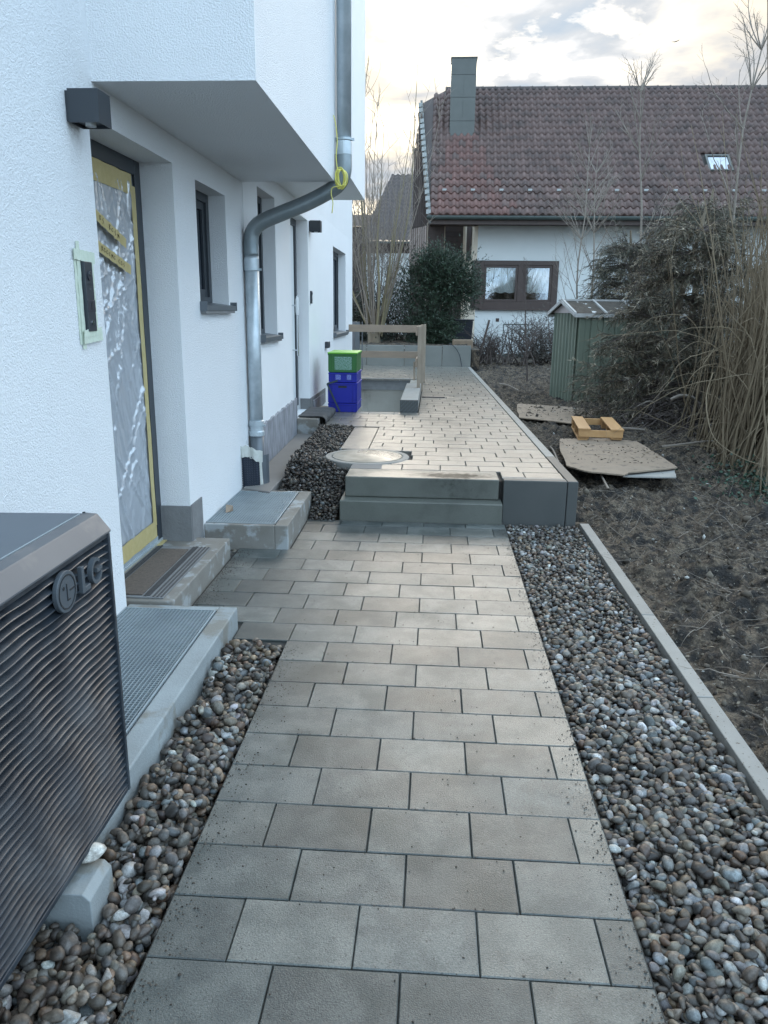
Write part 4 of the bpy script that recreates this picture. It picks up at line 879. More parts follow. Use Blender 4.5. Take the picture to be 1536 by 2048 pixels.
lb('bottom_slat', 0.0, .10, .02, Ll-.02, -.016, -.0005)
# ------------------------------------------------------------------ neighbouring house
nh = empty('neighbour_house', (5, 27, 0), 'white neighbouring house with a large weathered tiled roof and brown windows', 'house')
EY, EZ, RY, RZ_ = 23.1, 4.05, 28.0, 8.48; SL = math.atan2(RZ_-EZ, RY-EY); cs, sn = math.cos(SL), math.sin(SL); LS = math.hypot(RY-EY, RZ_-EZ)
def xl_of(y): return -.235 - .40*(y-EY)/4.3 if y < 27.4 else -.635 + (y-27.4)/.6*.80
us = [1.20, 1.216+.0, 3.565, 14.]; 
b = MB()
for a, c, d, e in cells([1.20, 1.24, 3.56, 14.], [-.2, 1.65, 2.90, 4.1], lambda u, v_: 1.24 < u < 3.56 and 1.65 < v_ < 2.90):
    b.add([(a, 24, d), (c, 24, d), (c, 24, e), (a, 24, e)], [(0, 1, 2, 3)])
b.add([(1.24, 24, 1.65), (3.56, 24, 1.65), (3.56, 24.15, 1.65), (1.24, 24.15, 1.65)], [(0, 1, 2, 3)]); b.box(14, 14.05, 24, 32, -.2, 4.1)
b.obj('wall', 'house_wall', nh)
MB().prism([(1.199, 24.001), (.86, 24.95), (.80, 24.95), (.80, 25.1), (1.3, 25.1)], -.2, 4.1).obj('side_wall', 'house_side_lit', nh)
box('back_wall', 'house_wall', nh, .9, 14, 31.8, 32, -.2, 4.1)
# big window
wf = MB(); y0_ = 23.955; y1_ = 24.06
wf.box(1.18, 1.42, y0_, y1_, 1.56, 2.93); wf.box(3.42, 3.60, y0_, y1_, 1.56, 2.93); wf.box(1.42, 3.42, y0_, y1_, 2.80, 2.93); wf.box(1.42, 3.42, y0_, y1_, 1.56, 1.76); wf.box(2.42, 2.60, y0_-.003, y1_, 1.76, 2.80)
for a, c in ((1.42, 2.42), (2.60, 3.42)):
    wf.box(a+.002, a+.07, y0_+.02, y1_, 1.762, 2.798); wf.box(c-.07, c-.002, y0_+.02, y1_, 1.762, 2.798); wf.box(a+.07, c-.07, y0_+.02, y1_, 2.73, 2.798); wf.box(a+.07, c-.07, y0_+.02, y1_, 1.762, 1.83)
wfo = wf.obj('window', 'frame_brown', nh, bevel=.006)
box('window_ledge', 'frame_brown', wfo, 1.12, 3.66, 23.90, 23.954, 1.52, 1.585)
for a, c in ((1.49, 2.35), (2.67, 3.35)):
    box('pane', 'glass', wfo, a, c, 24.03, 24.036, 1.83, 2.73)
    v = []; f = []; n = 60
    for k in range(n+1):
        x = a-.03+(c-a+.06)*k/n; y = 24.11+.018*math.sin(k*1.35)+.01*math.sin(k*.7); v += [(x, y, 2.02+.015*math.sin(k*.35)), (x, y, 2.78)]
        if k < n: f.append((k*2, k*2+2, k*2+3, k*2+1))
    link_mesh('curtain', v, f, 'curtain', wfo)
box('room', 'interior', nh, 1.22, 3.62, 24.9, 25., 1.4, 3.0)
box('bay_panel', 'frame_brown', nh, 1.06, 1.179, 24.02, 24.3, 1.56, 2.93)
box('number_plate', 'frame_brown', nh, 1.83, 1.93, 23.985, 23.998, 1.18, 1.28)
MB().add([(.90, 24.75, 2.95), (1.02, 24.42, 2.95), (1.02, 24.42, 4.05), (.90, 24.75, 4.05)], [(0, 1, 2, 3)]).obj('narrow_window', 'frame_brown', nh)
# recessed brown siding
for k in range(26):
    z = .35+k*.145; MB().prism_x([(24.98, z), (24.965, z+.002), (24.975, z+.143), (24.985, z+.143)], .24, .86).obj('siding_board', 'brown_wood', nh)
for k in range(7): x = -.25+k*.066; MB().box(x+.003, x+.062, 24.3, 24.32, 2.75, 3.93).obj('balcony_board', 'brown_wood', nh)  # balcony front: its shade put into the colour by the darker wood
for k in range(9):
    t = k/9; x, y = -.26-.62*t, 24.32+1.3*t; MB().prism([(x, y), (x-.045, y+.095), (x-.030, y+.10), (x+.015, y+.006)], 2.75, 3.93).obj('balcony_board', 'brown_lit', nh)
box('balcony_post', 'rail_dark', nh, .215, .245, 24.28, 24.33, .4, 3.95); box('balcony_post', 'rail_dark', nh, -.30, -.27, 24.28, 24.33, .4, 4.0)
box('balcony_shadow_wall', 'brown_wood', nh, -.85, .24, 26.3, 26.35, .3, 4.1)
# dark boarded gable
gpoly = [(-.255, 4.15), (-.30, 4.93), (-.453, 6.41), (-.60, 7.62), (-.78, 6.41), (-.80, 4.15)]
n = 9
for k in range(n):
    xa, xb = -.80+(.56)*k/n, -.80+.56*(k+1)/n; xm = (xa+xb)/2
    top = np.interp(xm, [-.80, -.78, -.60, -.453, -.30, -.255], [5.9, 6.41, 7.62, 6.41, 4.93, 4.3])
    MB().box(xa+.002, xb-.002, 26.62, 26.65, 4.05, float(top)).obj('gable_board', 'brown_wood', nh)
# roof substrate
def P3(x, s_, h=0.): return (x, EY+s_*cs-h*sn, EZ+s_*sn+h*cs)
s27 = (27.4-EY)/cs
MB().add([P3(-.20, 0), P3(14, 0), (14, RY, RZ_), (.18, RY, RZ_), P3(-.60, s27), (14, 33, EZ), (-.5, 33, EZ), (-.75, 28.6, 7.9)], [(0, 1, 2, 3, 4), (3, 2, 5, 6, 7), (4, 3, 7)]).obj('roof', 'tile_dark', nh)
roof = nh.children[-1]
# tile
def tile_mesh(name, m, lowpoly=False):
    n = 8; wv = .206; v = []; ln = .365
    for s_, h0 in ((0., .040), (ln, .006)):
        for k in range(n+1):
            u = k/n; x = -wv/2+wv*u; v.append((x, s_, h0+.072*(.5-.5*math.cos(2*math.pi*(u*1.0+.12)))**1.3))
    for k in range(n+1): u = k/n; v.append((-wv/2+wv*u, .0, -.02+.062*(.5-.5*math.cos(2*math.pi*(u+.12)))**1.3))
    f = [(k, k+1, n+2+k, n+1+k) for k in range(n)] + [(2*n+2+k, 2*n+3+k, k+1, k) for k in range(n)]
    me = bpy.data.meshes.new(name); me.from_pydata(v, [], f); me.materials.append(M[m]); me.polygons.foreach_set('use_smooth', [True]*n+[False]*n); return me, v, f
tm, tv, tf = tile_mesh('tile', 'tile'); tmr, _, _ = tile_mesh('tile', 'tile_red')
tv = np.array(tv); RXm = np.array([[1, 0, 0], [0, cs, -sn], [0, sn, cs]])
GA = LS/20; nt_ = 0; field = ([], [], []) ; fieldr = ([], [], [])
roff = world_off(roof)
for row in range(20):
    s_ = row*GA; y = EY+s_*cs
    for col in range(54):
        x = -.12+col*.2035 + .004*math.sin(row*2.1+col)
        if x < xl_of(y+.15)+.06: continue
        if .30 < x < 1.08 and y > 25.93: 
            if y < 26.7: continue
        if 7.80 < x < 8.50 and 24.65 < y < 25.15: continue
        # clean streak that washes down from the chimney
        c_ = .70+.0*(26-y); hw = .36+.27*(26-y)
        red = y < 26.0 and abs(x-(c_+.10*(26-y))) < hw*(1+.15*math.sin(row*3+col)) and R.random() < .88 - .25*max(0, abs(x-c_)/hw-.6)
        if nt_ < 300 and row < 7:
            o = bpy.data.objects.new('tile', tmr if red else tm); sc.collection.objects.link(o); o.parent = roof
            o.location = Vector(P3(x, s_, .012+R.uniform(-.003, .004)))-roff; o.rotation_euler = (SL+R.uniform(-.012, .012), R.uniform(-.01, .01), 0); nt_ += 1
        else:
            F_ = fieldr if red else field
            j = np.array([0, 0, R.uniform(-.003, .004)]); F_[0].append((tv+j)@RXm.T + np.array(P3(x, s_, .012))); F_[1].append(np.array(tf)+len(F_[2])*len(tv)); F_[2].append(0)
for F_, m in ((field, 'tile'), (fieldr, 'tile_red')):
    if F_[0]: tag(link_mesh('tile_field', np.concatenate(F_[0]), np.concatenate(F_[1]), m, roof), kind='stuff')
for k in range(28):
    x = .15+k*.40; b = MB(); b.tube([(x, RY, RZ_+.0), (x+.39, RY, RZ_+.0), (x+.43, RY, RZ_+.0)], [.10, .105, .125], 12); b.obj('ridge_tile', 'tile_dark', roof)
for k in range(13):
    x = .18+k*.815; b = MB(); p = P3(x, GA*3+.1, .09); b.box(p[0]-.06, p[0]+.06, p[1]-.03, p[1]+.0, p[2]-.03, p[2]+.03); b.obj('snow_guard', 'lead', roof, bevel=.01)
# verge, eaves
b = MB(); q = [P3(-.20, -.05, .0), P3(-.60, s27, .0)]
for (p0, p1) in ((q[0], q[1]),):
    v = []
    for p in (p0, p1): v += [(p[0]-.05, p[1], p[2]-.16), (p[0]+.02, p[1], p[2]-.16), (p[0]+.02, p[1], p[2]+.10), (p[0]-.05, p[1], p[2]+.10)]
    b.add(v, [(0, 1, 2, 3), (7, 6, 5, 4), (0, 4, 5, 1), (1, 5, 6, 2), (2, 6, 7, 3), (3, 7, 4, 0)])
b.obj('verge_board', 'copper', nh)
b = MB()
for k in range(19): p = P3(np.interp(k, [0, 18], [-.22, -.60]), (k+.2)*s27/19, .05); b.box(p[0]-.10, p[0]+.03, p[1]-.03, p[1]+.2, p[2]-.02, p[2]+.10)
b.obj('verge_tiles', 'lead', nh)
b = MB(); n = 10; v = []
for x in (-.30, 10.8):
    for k in range(n+1): a = math.pi*k/n; v.append((x, EY-.07-.075*math.cos(a), EZ-.01-.085*math.sin(a)))
f = [(k, k+1, n+2+k, n+1+k) for k in range(n)]; b.add(v, f); b.add([(-.30, EY-.145, EZ-.01), (10.8, EY-.145, EZ-.01), (10.8, EY-.145, EZ+.008), (-.30, EY-.145, EZ+.008)], [(0, 1, 2, 3)]); b.obj('gutter', 'gutter', nh)
box('eaves_board', 'brown_wood', nh, -.22, 14, EY+.02, 24.3, 3.90, 3.96); box('fascia', 'brown_wood', nh, -.22, 14, EY-.0, EY+.02, 3.84, 4.04)
# chimney
ch = MB(); x0, x1, y0_, y1_ = .30, 1.06, 26.0, 26.65
for k, (za, zb_) in enumerate(((6.5, 7.12), (7.125, 7.78), (7.785, 8.40), (8.405, 8.86))):
    ch2 = MB().box(x0+.002*(k % 2), x1-.002*(k % 2), y0_+.002*(k % 2), y1_, za, zb_).obj('chimney' if k == 0 else 'sheet_panel', 'copper', roof if k == 0 else cho, bevel=.006)
    if k == 0: cho = ch2
for k in range(3): box('seam', 'copper', cho, x0+.36+.01*k, x0+.375+.01*k, y0_-.006, y0_-.001, 6.6+.63*k, 7.1+.62*k)
box('cap', 'copper', cho, x0-.02, x1+.02, y0_-.02, y1_+.02, 8.862, 8.885)
b = MB()
for k in range(16): x = x0-.03+k*.053; b.add([(x, 25.86-.02*(k % 2), 6.55-.012*(k % 2)), (x+.053, 25.86-.02*((k+1) % 2), 6.55-.012*((k+1) % 2)), (x+.053, 25.997, 6.70), (x, 25.997, 6.70)], [(0, 1, 2, 3)])
b.obj('flashing', 'lead', cho)
# skylight
s1, s0 = (25.2-EY)/cs, (24.62-EY)/cs
b = MB(); a_, b2, c_, d_ = 7.80, 8.50, s0, s1
def lp(x, s_, h): return P3(x, s_, h)
def slab(B, x0, x1, sa, sb_2, h0, h1): B.add([lp(x0, sa, h0), lp(x1, sa, h0), lp(x1, sb_2, h0), lp(x0, sb_2, h0), lp(x0, sa, h1), lp(x1, sa, h1), lp(x1, sb_2, h1), lp(x0, sb_2, h1)], [(0, 3, 2, 1), (4, 5, 6, 7), (0, 1, 5, 4), (1, 2, 6, 5), (2, 3, 7, 6), (3, 0, 4, 7)])
slab(b, a_, b2, c_, c_+.06, .0, .10); slab(b, a_, b2, d_-.06, d_, 0, .10); slab(b, a_, a_+.06, c_+.06, d_-.06, 0, .10); slab(b, b2-.06, b2, c_+.06, d_-.06, 0, .10)
sk = b.obj('skylight', 'copper', roof); b = MB(); slab(b, a_+.06, b2-.06, c_+.06, d_-.06, .03, .07); b.obj('pane', 'skylight', sk)
# ------------------------------------------------------------------ house farther back
h2 = empty('far_house', (-2.2, 36, 0), 'distant white house with a dark brown tiled roof behind the bare trees', 'house')
box('wall', 'house_wall', h2, -3.2, 1.5, 35.6, 42, -.2, 3.9); box('timber_band', 'brown_wood', h2, -3.2, 1.5, 35.58, 35.6, 3.9, 4.35)
box('timber_band', 'brown_wood', h2, -6.5, -3.05, 36.6, 37, .5, 5.1)
nu, nv = 260, 90; U, V = np.meshgrid(np.linspace(0, 1, nu), np.linspace(0, 1, nv))
Xr = (-3.35+1.1*V) + (5.2-1.1*V)*U; s_ = V*17; hgt = .05*(1-(s_ % 1)) + .03*np.sin(Xr*2*np.pi/.25)
Yr = 35.2+4.4*V; Zr = 4.35+3.35*V+hgt
i = (np.arange(nu-1)[None, :]+np.arange(nv-1)[:, None]*nu).ravel(); link_mesh('roof', np.stack([Xr.ravel(), Yr.ravel(), Zr.ravel()], 1), np.stack([i, i+1, i+nu+1, i+nu], 1), 'tile_dark', h2)
MB().add([(-7, 36.5, 5.1), (-3.1, 36.5, 5.1), (-3.1, 38, 5.75), (-7, 38, 5.75)], [(0, 1, 2, 3)]).obj('roof', 'tile_dark', h2)
box('gutter', 'gutter', h2, -3.4, 1.9, 35.1, 35.2, 4.28, 4.36)
# bird in the sky
b = MB(); b.add([(15.72, 60, 19.38), (15.83, 60.05, 19.42), (15.98, 60, 19.40), (15.83, 59.97, 19.34), (15.60, 60.2, 19.44), (16.12, 59.8, 19.45)], [(0, 3, 1), (3, 2, 1), (0, 1, 4), (1, 2, 5), (3, 0, 4), (2, 3, 5)])
tag(b.obj('bird', 'bird'), 'tiny dark bird flying over the ridge of the tiled roof', 'bird')
# ------------------------------------------------------------------ vegetation
class Tubes:
    def __init__(s): s.V = []; s.F = []; s.n = 0
    def add(s, pts, r0, r1, k=4):
        P = np.asarray(pts, float); m = len(P); d = np.gradient(P, axis=0); d /= np.linalg.norm(d, axis=1, keepdims=True)+1e-9
        ref = np.array([.31, .84, .43]); a = np.cross(d, ref); a /= np.linalg.norm(a, axis=1, keepdims=True)+1e-9; b = np.cross(d, a)
        r = np.linspace(r0, r1, m)[:, None, None]; t = np.arange(k)*2*np.pi/k
        ring = P[:, None, :] + r*(np.cos(t)[None, :, None]*a[:, None, :]+np.sin(t)[None, :, None]*b[:, None, :])
        i = np.arange(m-1)[:, None]*k; j = np.arange(k)[None, :]; jn = (j+1) % k
        s.F.append(np.stack([i+j, i+jn, i+k+jn, i+k+j], -1).reshape(-1, 4)+s.n); s.V.append(ring.reshape(-1, 3)); s.n += m*k
    def obj(s, name, m, parent=None, **kw): return link_mesh(name, np.concatenate(s.V), np.concatenate(s.F), m, parent, smooth=True, **kw)
def curve(p, d, L_, n, wob, r, droop=0., up=0.):
    P = [np.array(p, float)]; d = np.array(d, float); d /= np.linalg.norm(d); st_ = L_/n
    for i in range(n):
        d = d + np.array([r.gauss(0, wob), r.gauss(0, wob), r.gauss(0, wob)-droop+up]); d /= np.linalg.norm(d); P.append(P[-1]+d*st_)
    return np.array(P), d
def rec(T, p, d, L_, r0, depth, r, n=6, wob=.08, kids=4, spread=.6, ratio=.55, up=.02, k=4, tmin=.25, leafcb=None):
    P, dn = curve(p, d, L_, n, wob, r, up=up); T.add(P, r0, max(r0*.35, .0012), k)
    if leafcb: leafcb(P, depth)
    if depth <= 0: return
    for i in range(kids):
        t = tmin+(1-tmin)*(i+r.random())/kids; q = min(n-1, int(t*n)); base = P[q]+(P[q+1]-P[q])*(t*n-q); dd_ = P[q+1]-P[q]; dd_ /= np.linalg.norm(dd_)
        side = np.array([r.gauss(0, 1), r.gauss(0, 1), r.gauss(0, .6)]); side -= dd_*side.dot(dd_); side /= np.linalg.norm(side)+1e-9
        rec(T, base, dd_*(1-spread*.5)+side*spread, L_*ratio*(1.1-.5*t), r0*.5*(1.1-.4*t), depth-1, r, max(3, n-1), wob*1.2, kids, spread, ratio, up, 3, tmin, leafcb)
class Leaves:
    def __init__(s): s.c = []; s.d = []; s.L = []; s.w = []; s.col = []
    def add(s, c, d, L_, w_, col): s.c.append(c); s.d.append(d); s.L.append(L_); s.w.append(w_); s.col.append(col)
    def obj(s, name, m, parent=None):
        c = np.array(s.c); d = np.array(s.d); d /= np.linalg.norm(d, axis=1, keepdims=True)+1e-9; L_ = np.array(s.L)[:, None]; w_ = np.array(s.w)[:, None]
        rr_ = NR.normal(size=d.shape); sd = np.cross(d, rr_); sd /= np.linalg.norm(sd, axis=1, keepdims=True)+1e-9
        v = np.stack([c, c+d*L_*.45+sd*w_, c+d*L_, c+d*L_*.45-sd*w_], 1).reshape(-1, 3); f = np.arange(len(v)).reshape(-1, 4)
        cols = np.repeat(np.array(s.col), 4, axis=0); return link_mesh(name, v, f, m, parent, cols=cols)
# --- willow thicket on the right
wl = empty('willow_thicket', (3.3, 7.9, .1), 'dense thicket of tall bare willow wands at the right edge of the mud', 'shrub')
r = random.Random(21); T2 = Tubes()
nst = 0
for i in range(1500):
    u = r.random(); bx = 2.93+1.05*u**.9+r.gauss(0, .09); by = 7.9+r.gauss(0, .55)+.3*u; bz = hz(bx, by) if bx < 9 else .1
    lean = np.array([.17+.12*r.gauss(0, 1)+.12*u, r.gauss(0, .10), 1.])
    if r.random() < .35: lean = lean+np.array([.28, r.gauss(0, .15), 0])
    if r.random() < .10: lean = lean+np.array([-.18, -.1, 0])
    L_ = r.uniform(1.3, 2.5)+.7*u if r.random() < .86 else r.uniform(2.6, 4.5); r0 = r.uniform(.006, .014)*(1.7 if r.random() < .12 else 1)
    P, _ = curve((bx, by, bz-.05), lean, L_, 9, .055, r, up=.01)
    if nst < 60 and r0 > .010 or nst < 60 and i % 8 == 0:
        t_ = Tubes(); t_.add(P, r0, .0025, 5); t_.obj('stem', 'willow', wl); nst += 1
    else: T2.add(P, r0, .002, 4)
    if r.random() < .6:
        for _ in range(3):
            q = r.randint(3, 8); Pb, _d = curve(P[q], (P[q]-P[q-1])*8+np.array([r.gauss(0, .5), r.gauss(0, .5), .3]), r.uniform(.3, .9), 5, .1, r); T2.add(Pb, .004, .0012, 3)
for i in range(70):   # arching tangle
    bx, by = r.uniform(2.7, 3.6), r.uniform(7.0, 8.4); P, _ = curve((bx, by, r.uniform(.1, 1.2)), (r.uniform(-1, 1), r.uniform(-.6, .3), r.uniform(.1, 1.)), r.uniform(.6, 1.6), 12, .16, r, droop=.09); T2.add(P, r.uniform(.003, .007), .0015, 4)
T2.add(smooth_path([(2.62, 7.5, .95), (2.55, 7.4, .75), (2.52, 7.2, .55), (2.56, 7.05, .38), (2.75, 6.9, .25), (2.98, 6.85, .18)], 6), .006, .004, 6)
T2.add(smooth_path([(2.50, 7.8, .60), (2.44, 7.7, .72), (2.46, 7.6, .90), (2.56, 7.6, 1.0), (2.72, 7.7, 1.02)], 6), .006, .004, 6)
tag(T2.obj('wands', 'willow', wl), kind='stuff')
# --- bare saplings
def sapling(x, y, h, label, seed, m='twig', lean=(0, 0), n=3, r0=.022, kids=9, depth=3, grp='bare saplings behind the conifers'):
    t = empty('bare_tree', (x, y, hz(x, y) if 1.2 < x < 9.4 and y < 24 else .6), label, 'tree', grp); r = random.Random(seed); z = world_off(t).z
    T = Tubes(); T.add(curve((x, y, z-.1), (lean[0], lean[1], 1), h*.35, 5, .03, r)[0], r0, r0*.8, 7)
    P, d = curve((x, y, z-.1), (lean[0], lean[1], 1), h, 12, .035, r, up=.03); T = Tubes(); T.add(P, r0, .004, 7); T.obj('trunk', m, t)
    C = Tubes()
    for i in range(kids*n):
        q = r.randint(3, 11); a = r.uniform(0, 6.28); sd = np.array([math.cos(a), math.sin(a), r.uniform(.6, 1.4)])
        rec(C, P[q], sd*np.array([.7, .7, 1.]), h*.30*r.uniform(.5, 1.1)*(1.2-q/14), r0*.30, depth-1, r, 6, .07, 4, .5, .5, .04)
    C.obj('crown', m, t); return t
sapling(2.50, 13.6, 4.4, 'thin bare tree rising over the roof eaves left of the skylight', 5, lean=(-.03, 0))
sapling(3.35, 13.4, 5.2, 'bare forked tree reaching above the ridge in front of the skylight', 6, lean=(.01, 0), r0=.034)
sapling(3.95, 11.2, 5.6, 'tall bare tree behind the willow thicket at the right edge', 8, lean=(.02, 0), r0=.03)
sapling(1.78, 14.9, 2.3, 'small dark leafless tree in front of the big brown window', 9, 'twig_dark', lean=(.03, 0), r0=.02, n=2)
sapling(2.75, 12.6, 3.3, 'crooked bare tree standing over the shed roof', 12, 'twig_dark', lean=(.05, 0), r0=.026)
sapling(3.0, 15.2, 4.2, 'slender bare tree farthest back behind the shed', 14, 'twig', lean=(-.02, 0), r0=.03)
# --- conifers
def conifer(x, y, h, rx, ry, ns, seed, label, pal, zlo=.15, bent=0., dirx=0.):
    z = hz(x, y); t = empty('conifer', (x, y, z), label, 'conifer', 'shaggy conifers around the shed'); r = random.Random(seed)
    P, _ = curve((x, y, z-.1), (bent, 0, 1), h, 10, .04, r, up=.05); T = Tubes(); T.add(P, .085 if h > 2.6 else .05, .015, 9); T.obj('trunk', 'bark', t)
    B = Tubes(); LV = Leaves()
    for i in range(ns):
        u = r.uniform(zlo, 1.); q = min(9, int(u*10)); p0 = P[q]; a = r.uniform(0, 6.28); R_ = (1-.55*u)*(.75+.35*r.random())
        d = np.array([math.cos(a)*rx+dirx, math.sin(a)*ry, r.uniform(-.12, .35)]); Lb = np.linalg.norm(d[:2])*R_
        Pb, dn = curve(p0, d, Lb, 9, .09, r, droop=.025); B.add(Pb, .010, .003, 4)
        for s_ in range(int(10+16*Lb)):
            q = min(8, int((.25+.75*r.random())*9)); c = Pb[q]+(Pb[q+1]-Pb[q])*r.random(); dd_ = (Pb[q+1]-Pb[q]); dd_ /= np.linalg.norm(dd_)
            sp = dd_*.8+np.array([r.gauss(0, .5), r.gauss(0, .5), r.gauss(-.25, .3)]); Ls = r.uniform(.10, .26); Pt, _ = curve(c, sp, Ls, 4, .14, r, droop=.10)
            base = pal[0] if r.random() < .62 else (pal[1] if r.random() < .7 else pal[2]); k_ = r.uniform(.6, 1.35)
            B.add(Pt, .0022, .001, 3)
            for w_ in range(13):
                qq = r.randint(0, 3); cc = Pt[qq]+(Pt[qq+1]-Pt[qq])*r.random(); fd = (Pt[qq+1]-Pt[qq])/(Ls/4)+np.array([r.gauss(0, .55), r.gauss(0, .55), r.gauss(-.05, .4)])
                LV.add(cc, fd, r.uniform(.035, .10), r.uniform(.002, .005), (base[0]*k_, base[1]*k_, base[2]*k_))
    B.obj('branches', 'twig_dark', t); tag(LV.obj('foliage', 'yew', t), kind='stuff'); return t
palA = ((.085, .078, .050), (.19, .15, .10), (.30, .25, .18)); palB = ((.085, .085, .060), (.16, .14, .10), (.27, .23, .165))
conifer(2.95, 10.3, 2.75, 1.15, .8, 230, 31, 'large shaggy brown-green conifer drooping over the right end of the green shed', palA, .12, .03, -.15)
conifer(3.55, 11.6, 3.1, 1.15, .8, 170, 32, 'taller dark conifer behind the drooping one beside the willow wands', palB, .1)
conifer(3.35, 13.5, 2.7, 1.15, .8, 220, 33, 'pale grey-green conifer behind the shed roof', palB, .3)
conifer(3.9, 9.9, 2.3, .8, .7, 90, 34, 'conifer half hidden behind the willow wands', palA, .05)
# --- brush pile
r = random.Random(77); T = Tubes()
for i in range(520):
    c = np.array([r.gauss(2.95, .42), r.gauss(9.75, .38), 0]); hh_ = max(.02, .42*math.exp(-((c[0]-2.95)/.55)**2-((c[1]-9.8)/.5)**2)); c[2] = hz(c[0], c[1])+r.random()*hh_
    P, _ = curve(c, (r.gauss(0, 1), r.gauss(0, 1), r.gauss(.05, .35)), r.uniform(.15, .7), 6, .22, r, droop=.03); T.add(P, r.uniform(.003, .011), .0015, 4)
tag(T.obj('brush_pile', 'twig_dark'), 'dark tangled pile of cut twigs under the conifers', 'brush pile')
for k, (pts, r0, lab) in enumerate((([(2.30, 9.9, .18), (2.42, 9.8, .26), (2.62, 9.7, .42), (2.74, 9.75, .40), (2.78, 9.8, .22)], .014, 'pale arched dead branch reaching out of the brush pile'),
                                    ([(2.80, 9.3, .50), (2.92, 9.3, .55), (3.10, 9.35, .50), (3.22, 9.4, .30), (3.30, 9.3, .20)], .022, 'thick bent dead branch on top of the brush pile'),
                                    ([(2.15, 9.1, .17), (2.3, 9.0, .19), (2.46, 9.05, .17)], .02, 'short pale root lying beside the slatted frame'),
                                    ([(1.22, 7.35, .09), (1.25, 7.9, .11), (1.24, 8.05, .12)], .011, 'pale broken stick between the terrace and the large hardboard'),
                                    ([(2.35, 7.95, .16), (2.62, 8.1, .17), (2.9, 8.2, .19), (3.2, 8.15, .2)], .013, 'long dead stick lying right of the large hardboard'),
                                    ([(1.47, 6.3, .07), (1.50, 6.75, .10)], .012, 'grey stick in the mud just below the large hardboard'),
                                    ([(1.18, 13.9, .24), (1.30, 13.5, .25), (1.42, 12.9, .22)], .014, 'bent pale stick on the soil at the far terrace edge'))):
    T = Tubes(); T.add(smooth_path(pts, 4), r0, r0*.6, 7); tag(T.obj('dead_branch', 'twig'), lab, 'branch', 'loose dead branches on the mud')
# --- yew bush
yw = empty('evergreen_bush', (.08, 19, .7), 'dark green evergreen bush in front of the brown siding of the neighbouring house', 'bush'); r = random.Random(5)
B = Tubes(); LV = Leaves()
lobes = [(-.35, 19, 2.0, .55, .6, .62), (.35, 19.1, 2.25, .62, .6, .50), (0, 19, 1.5, .6, .5, .6), (.0, 18.9, 2.45, .45, .4, .35), (-.1, 18.9, 1.0, .55, .5, .35), (.55, 19, 1.95, .45, .5, .35), (.0, 18.8, .95, .4, .4, .3)]
for i in range(7): B.add(curve((.05+r.gauss(0, .06), 19, .6), (r.gauss(0, .25), r.gauss(0, .2), 1), r.uniform(1.2, 1.9), 7, .06, r)[0], .03, .008, 6)
for i in range(5200):
    l = lobes[r.randrange(len(lobes))]; v_ = np.array([r.gauss(0, 1), r.gauss(0, 1), r.gauss(0, 1)]); v_ /= np.linalg.norm(v_); q = r.random()**.45*(1+.13*r.gauss(0, 1))*(1.28 if r.random() < .12 else 1); c = np.array(l[:3])+v_*np.array(l[3:])*q
    d = v_+np.array([0, 0, .55])+np.array([r.gauss(0, .45), r.gauss(0, .45), r.gauss(0, .4)]); Ls = r.uniform(.12, .38); P, _ = curve(c, d, Ls, 3, .1, r); B.add(P, .003, .001, 3) if i % 3 == 0 else None
    k_ = r.uniform(.5, 1.5)
    for w_ in range(11):
        qq = r.randint(0, 2); cc = P[qq]+(P[qq+1]-P[qq])*r.random(); LV.add(cc, (P[qq+1]-P[qq])/(Ls/3)+np.array([r.gauss(0, .6), r.gauss(0, .6), r.gauss(0, .5)]), r.uniform(.035, .08), r.uniform(.006, .012), (.026*k_, .046*k_, .026*k_))
B.obj('branches', 'twig_dark', yw); tag(LV.obj('foliage', 'yew', yw), kind='stuff')
# --- pollarded multi stem tree on the left
pt_ = empty('pollarded_tree', (-1.35, 18.5, .7), 'many-stemmed bare tree rising beside the corner of the white house', 'tree'); r = random.Random(13)
T = Tubes(); T.add([(-1.40, 18.5, .55), (-1.42, 18.5, .9), (-1.38, 18.5, 1.25), (-1.40, 18.5, 1.5)], .16, .13, 9); T.obj('trunk', 'bark', pt_)
C = Tubes()
for i in range(30):
    a = r.uniform(0, 6.28); x, y = -1.40+.16*math.cos(a), 18.5+.2*math.sin(a); tx = r.gauss(0, .13); h = r.uniform(2.2, 5.9)
    P, _ = curve((x, y, r.uniform(.8, 1.5)), (tx+.22*math.cos(a), .15*math.sin(a), 1), h, 12, .035, r, up=.06); 
    if i < 12: t_ = Tubes(); t_.add(P, r.uniform(.022, .038), .005, 6); t_.obj('stem', 'olive', pt_)
    else: C.add(P, r.uniform(.010, .02), .003, 5)
    for j in range(9):
        q = r.randint(3, 11); Pb, _ = curve(P[q], (r.gauss(0, .45), r.gauss(0, .4), 1), r.uniform(.4, 1.3), 6, .07, r, up=.03); C.add(Pb, .007, .002, 3)
        for _ in range(3): qq = r.randint(1, 5); C.add(curve(Pb[qq], (r.gauss(0, .6), r.gauss(0, .5), .9), r.uniform(.15, .5), 4, .1, r)[0], .004, .0015, 3)
tag(C.obj('twigs', 'twig', pt_), kind='stuff')
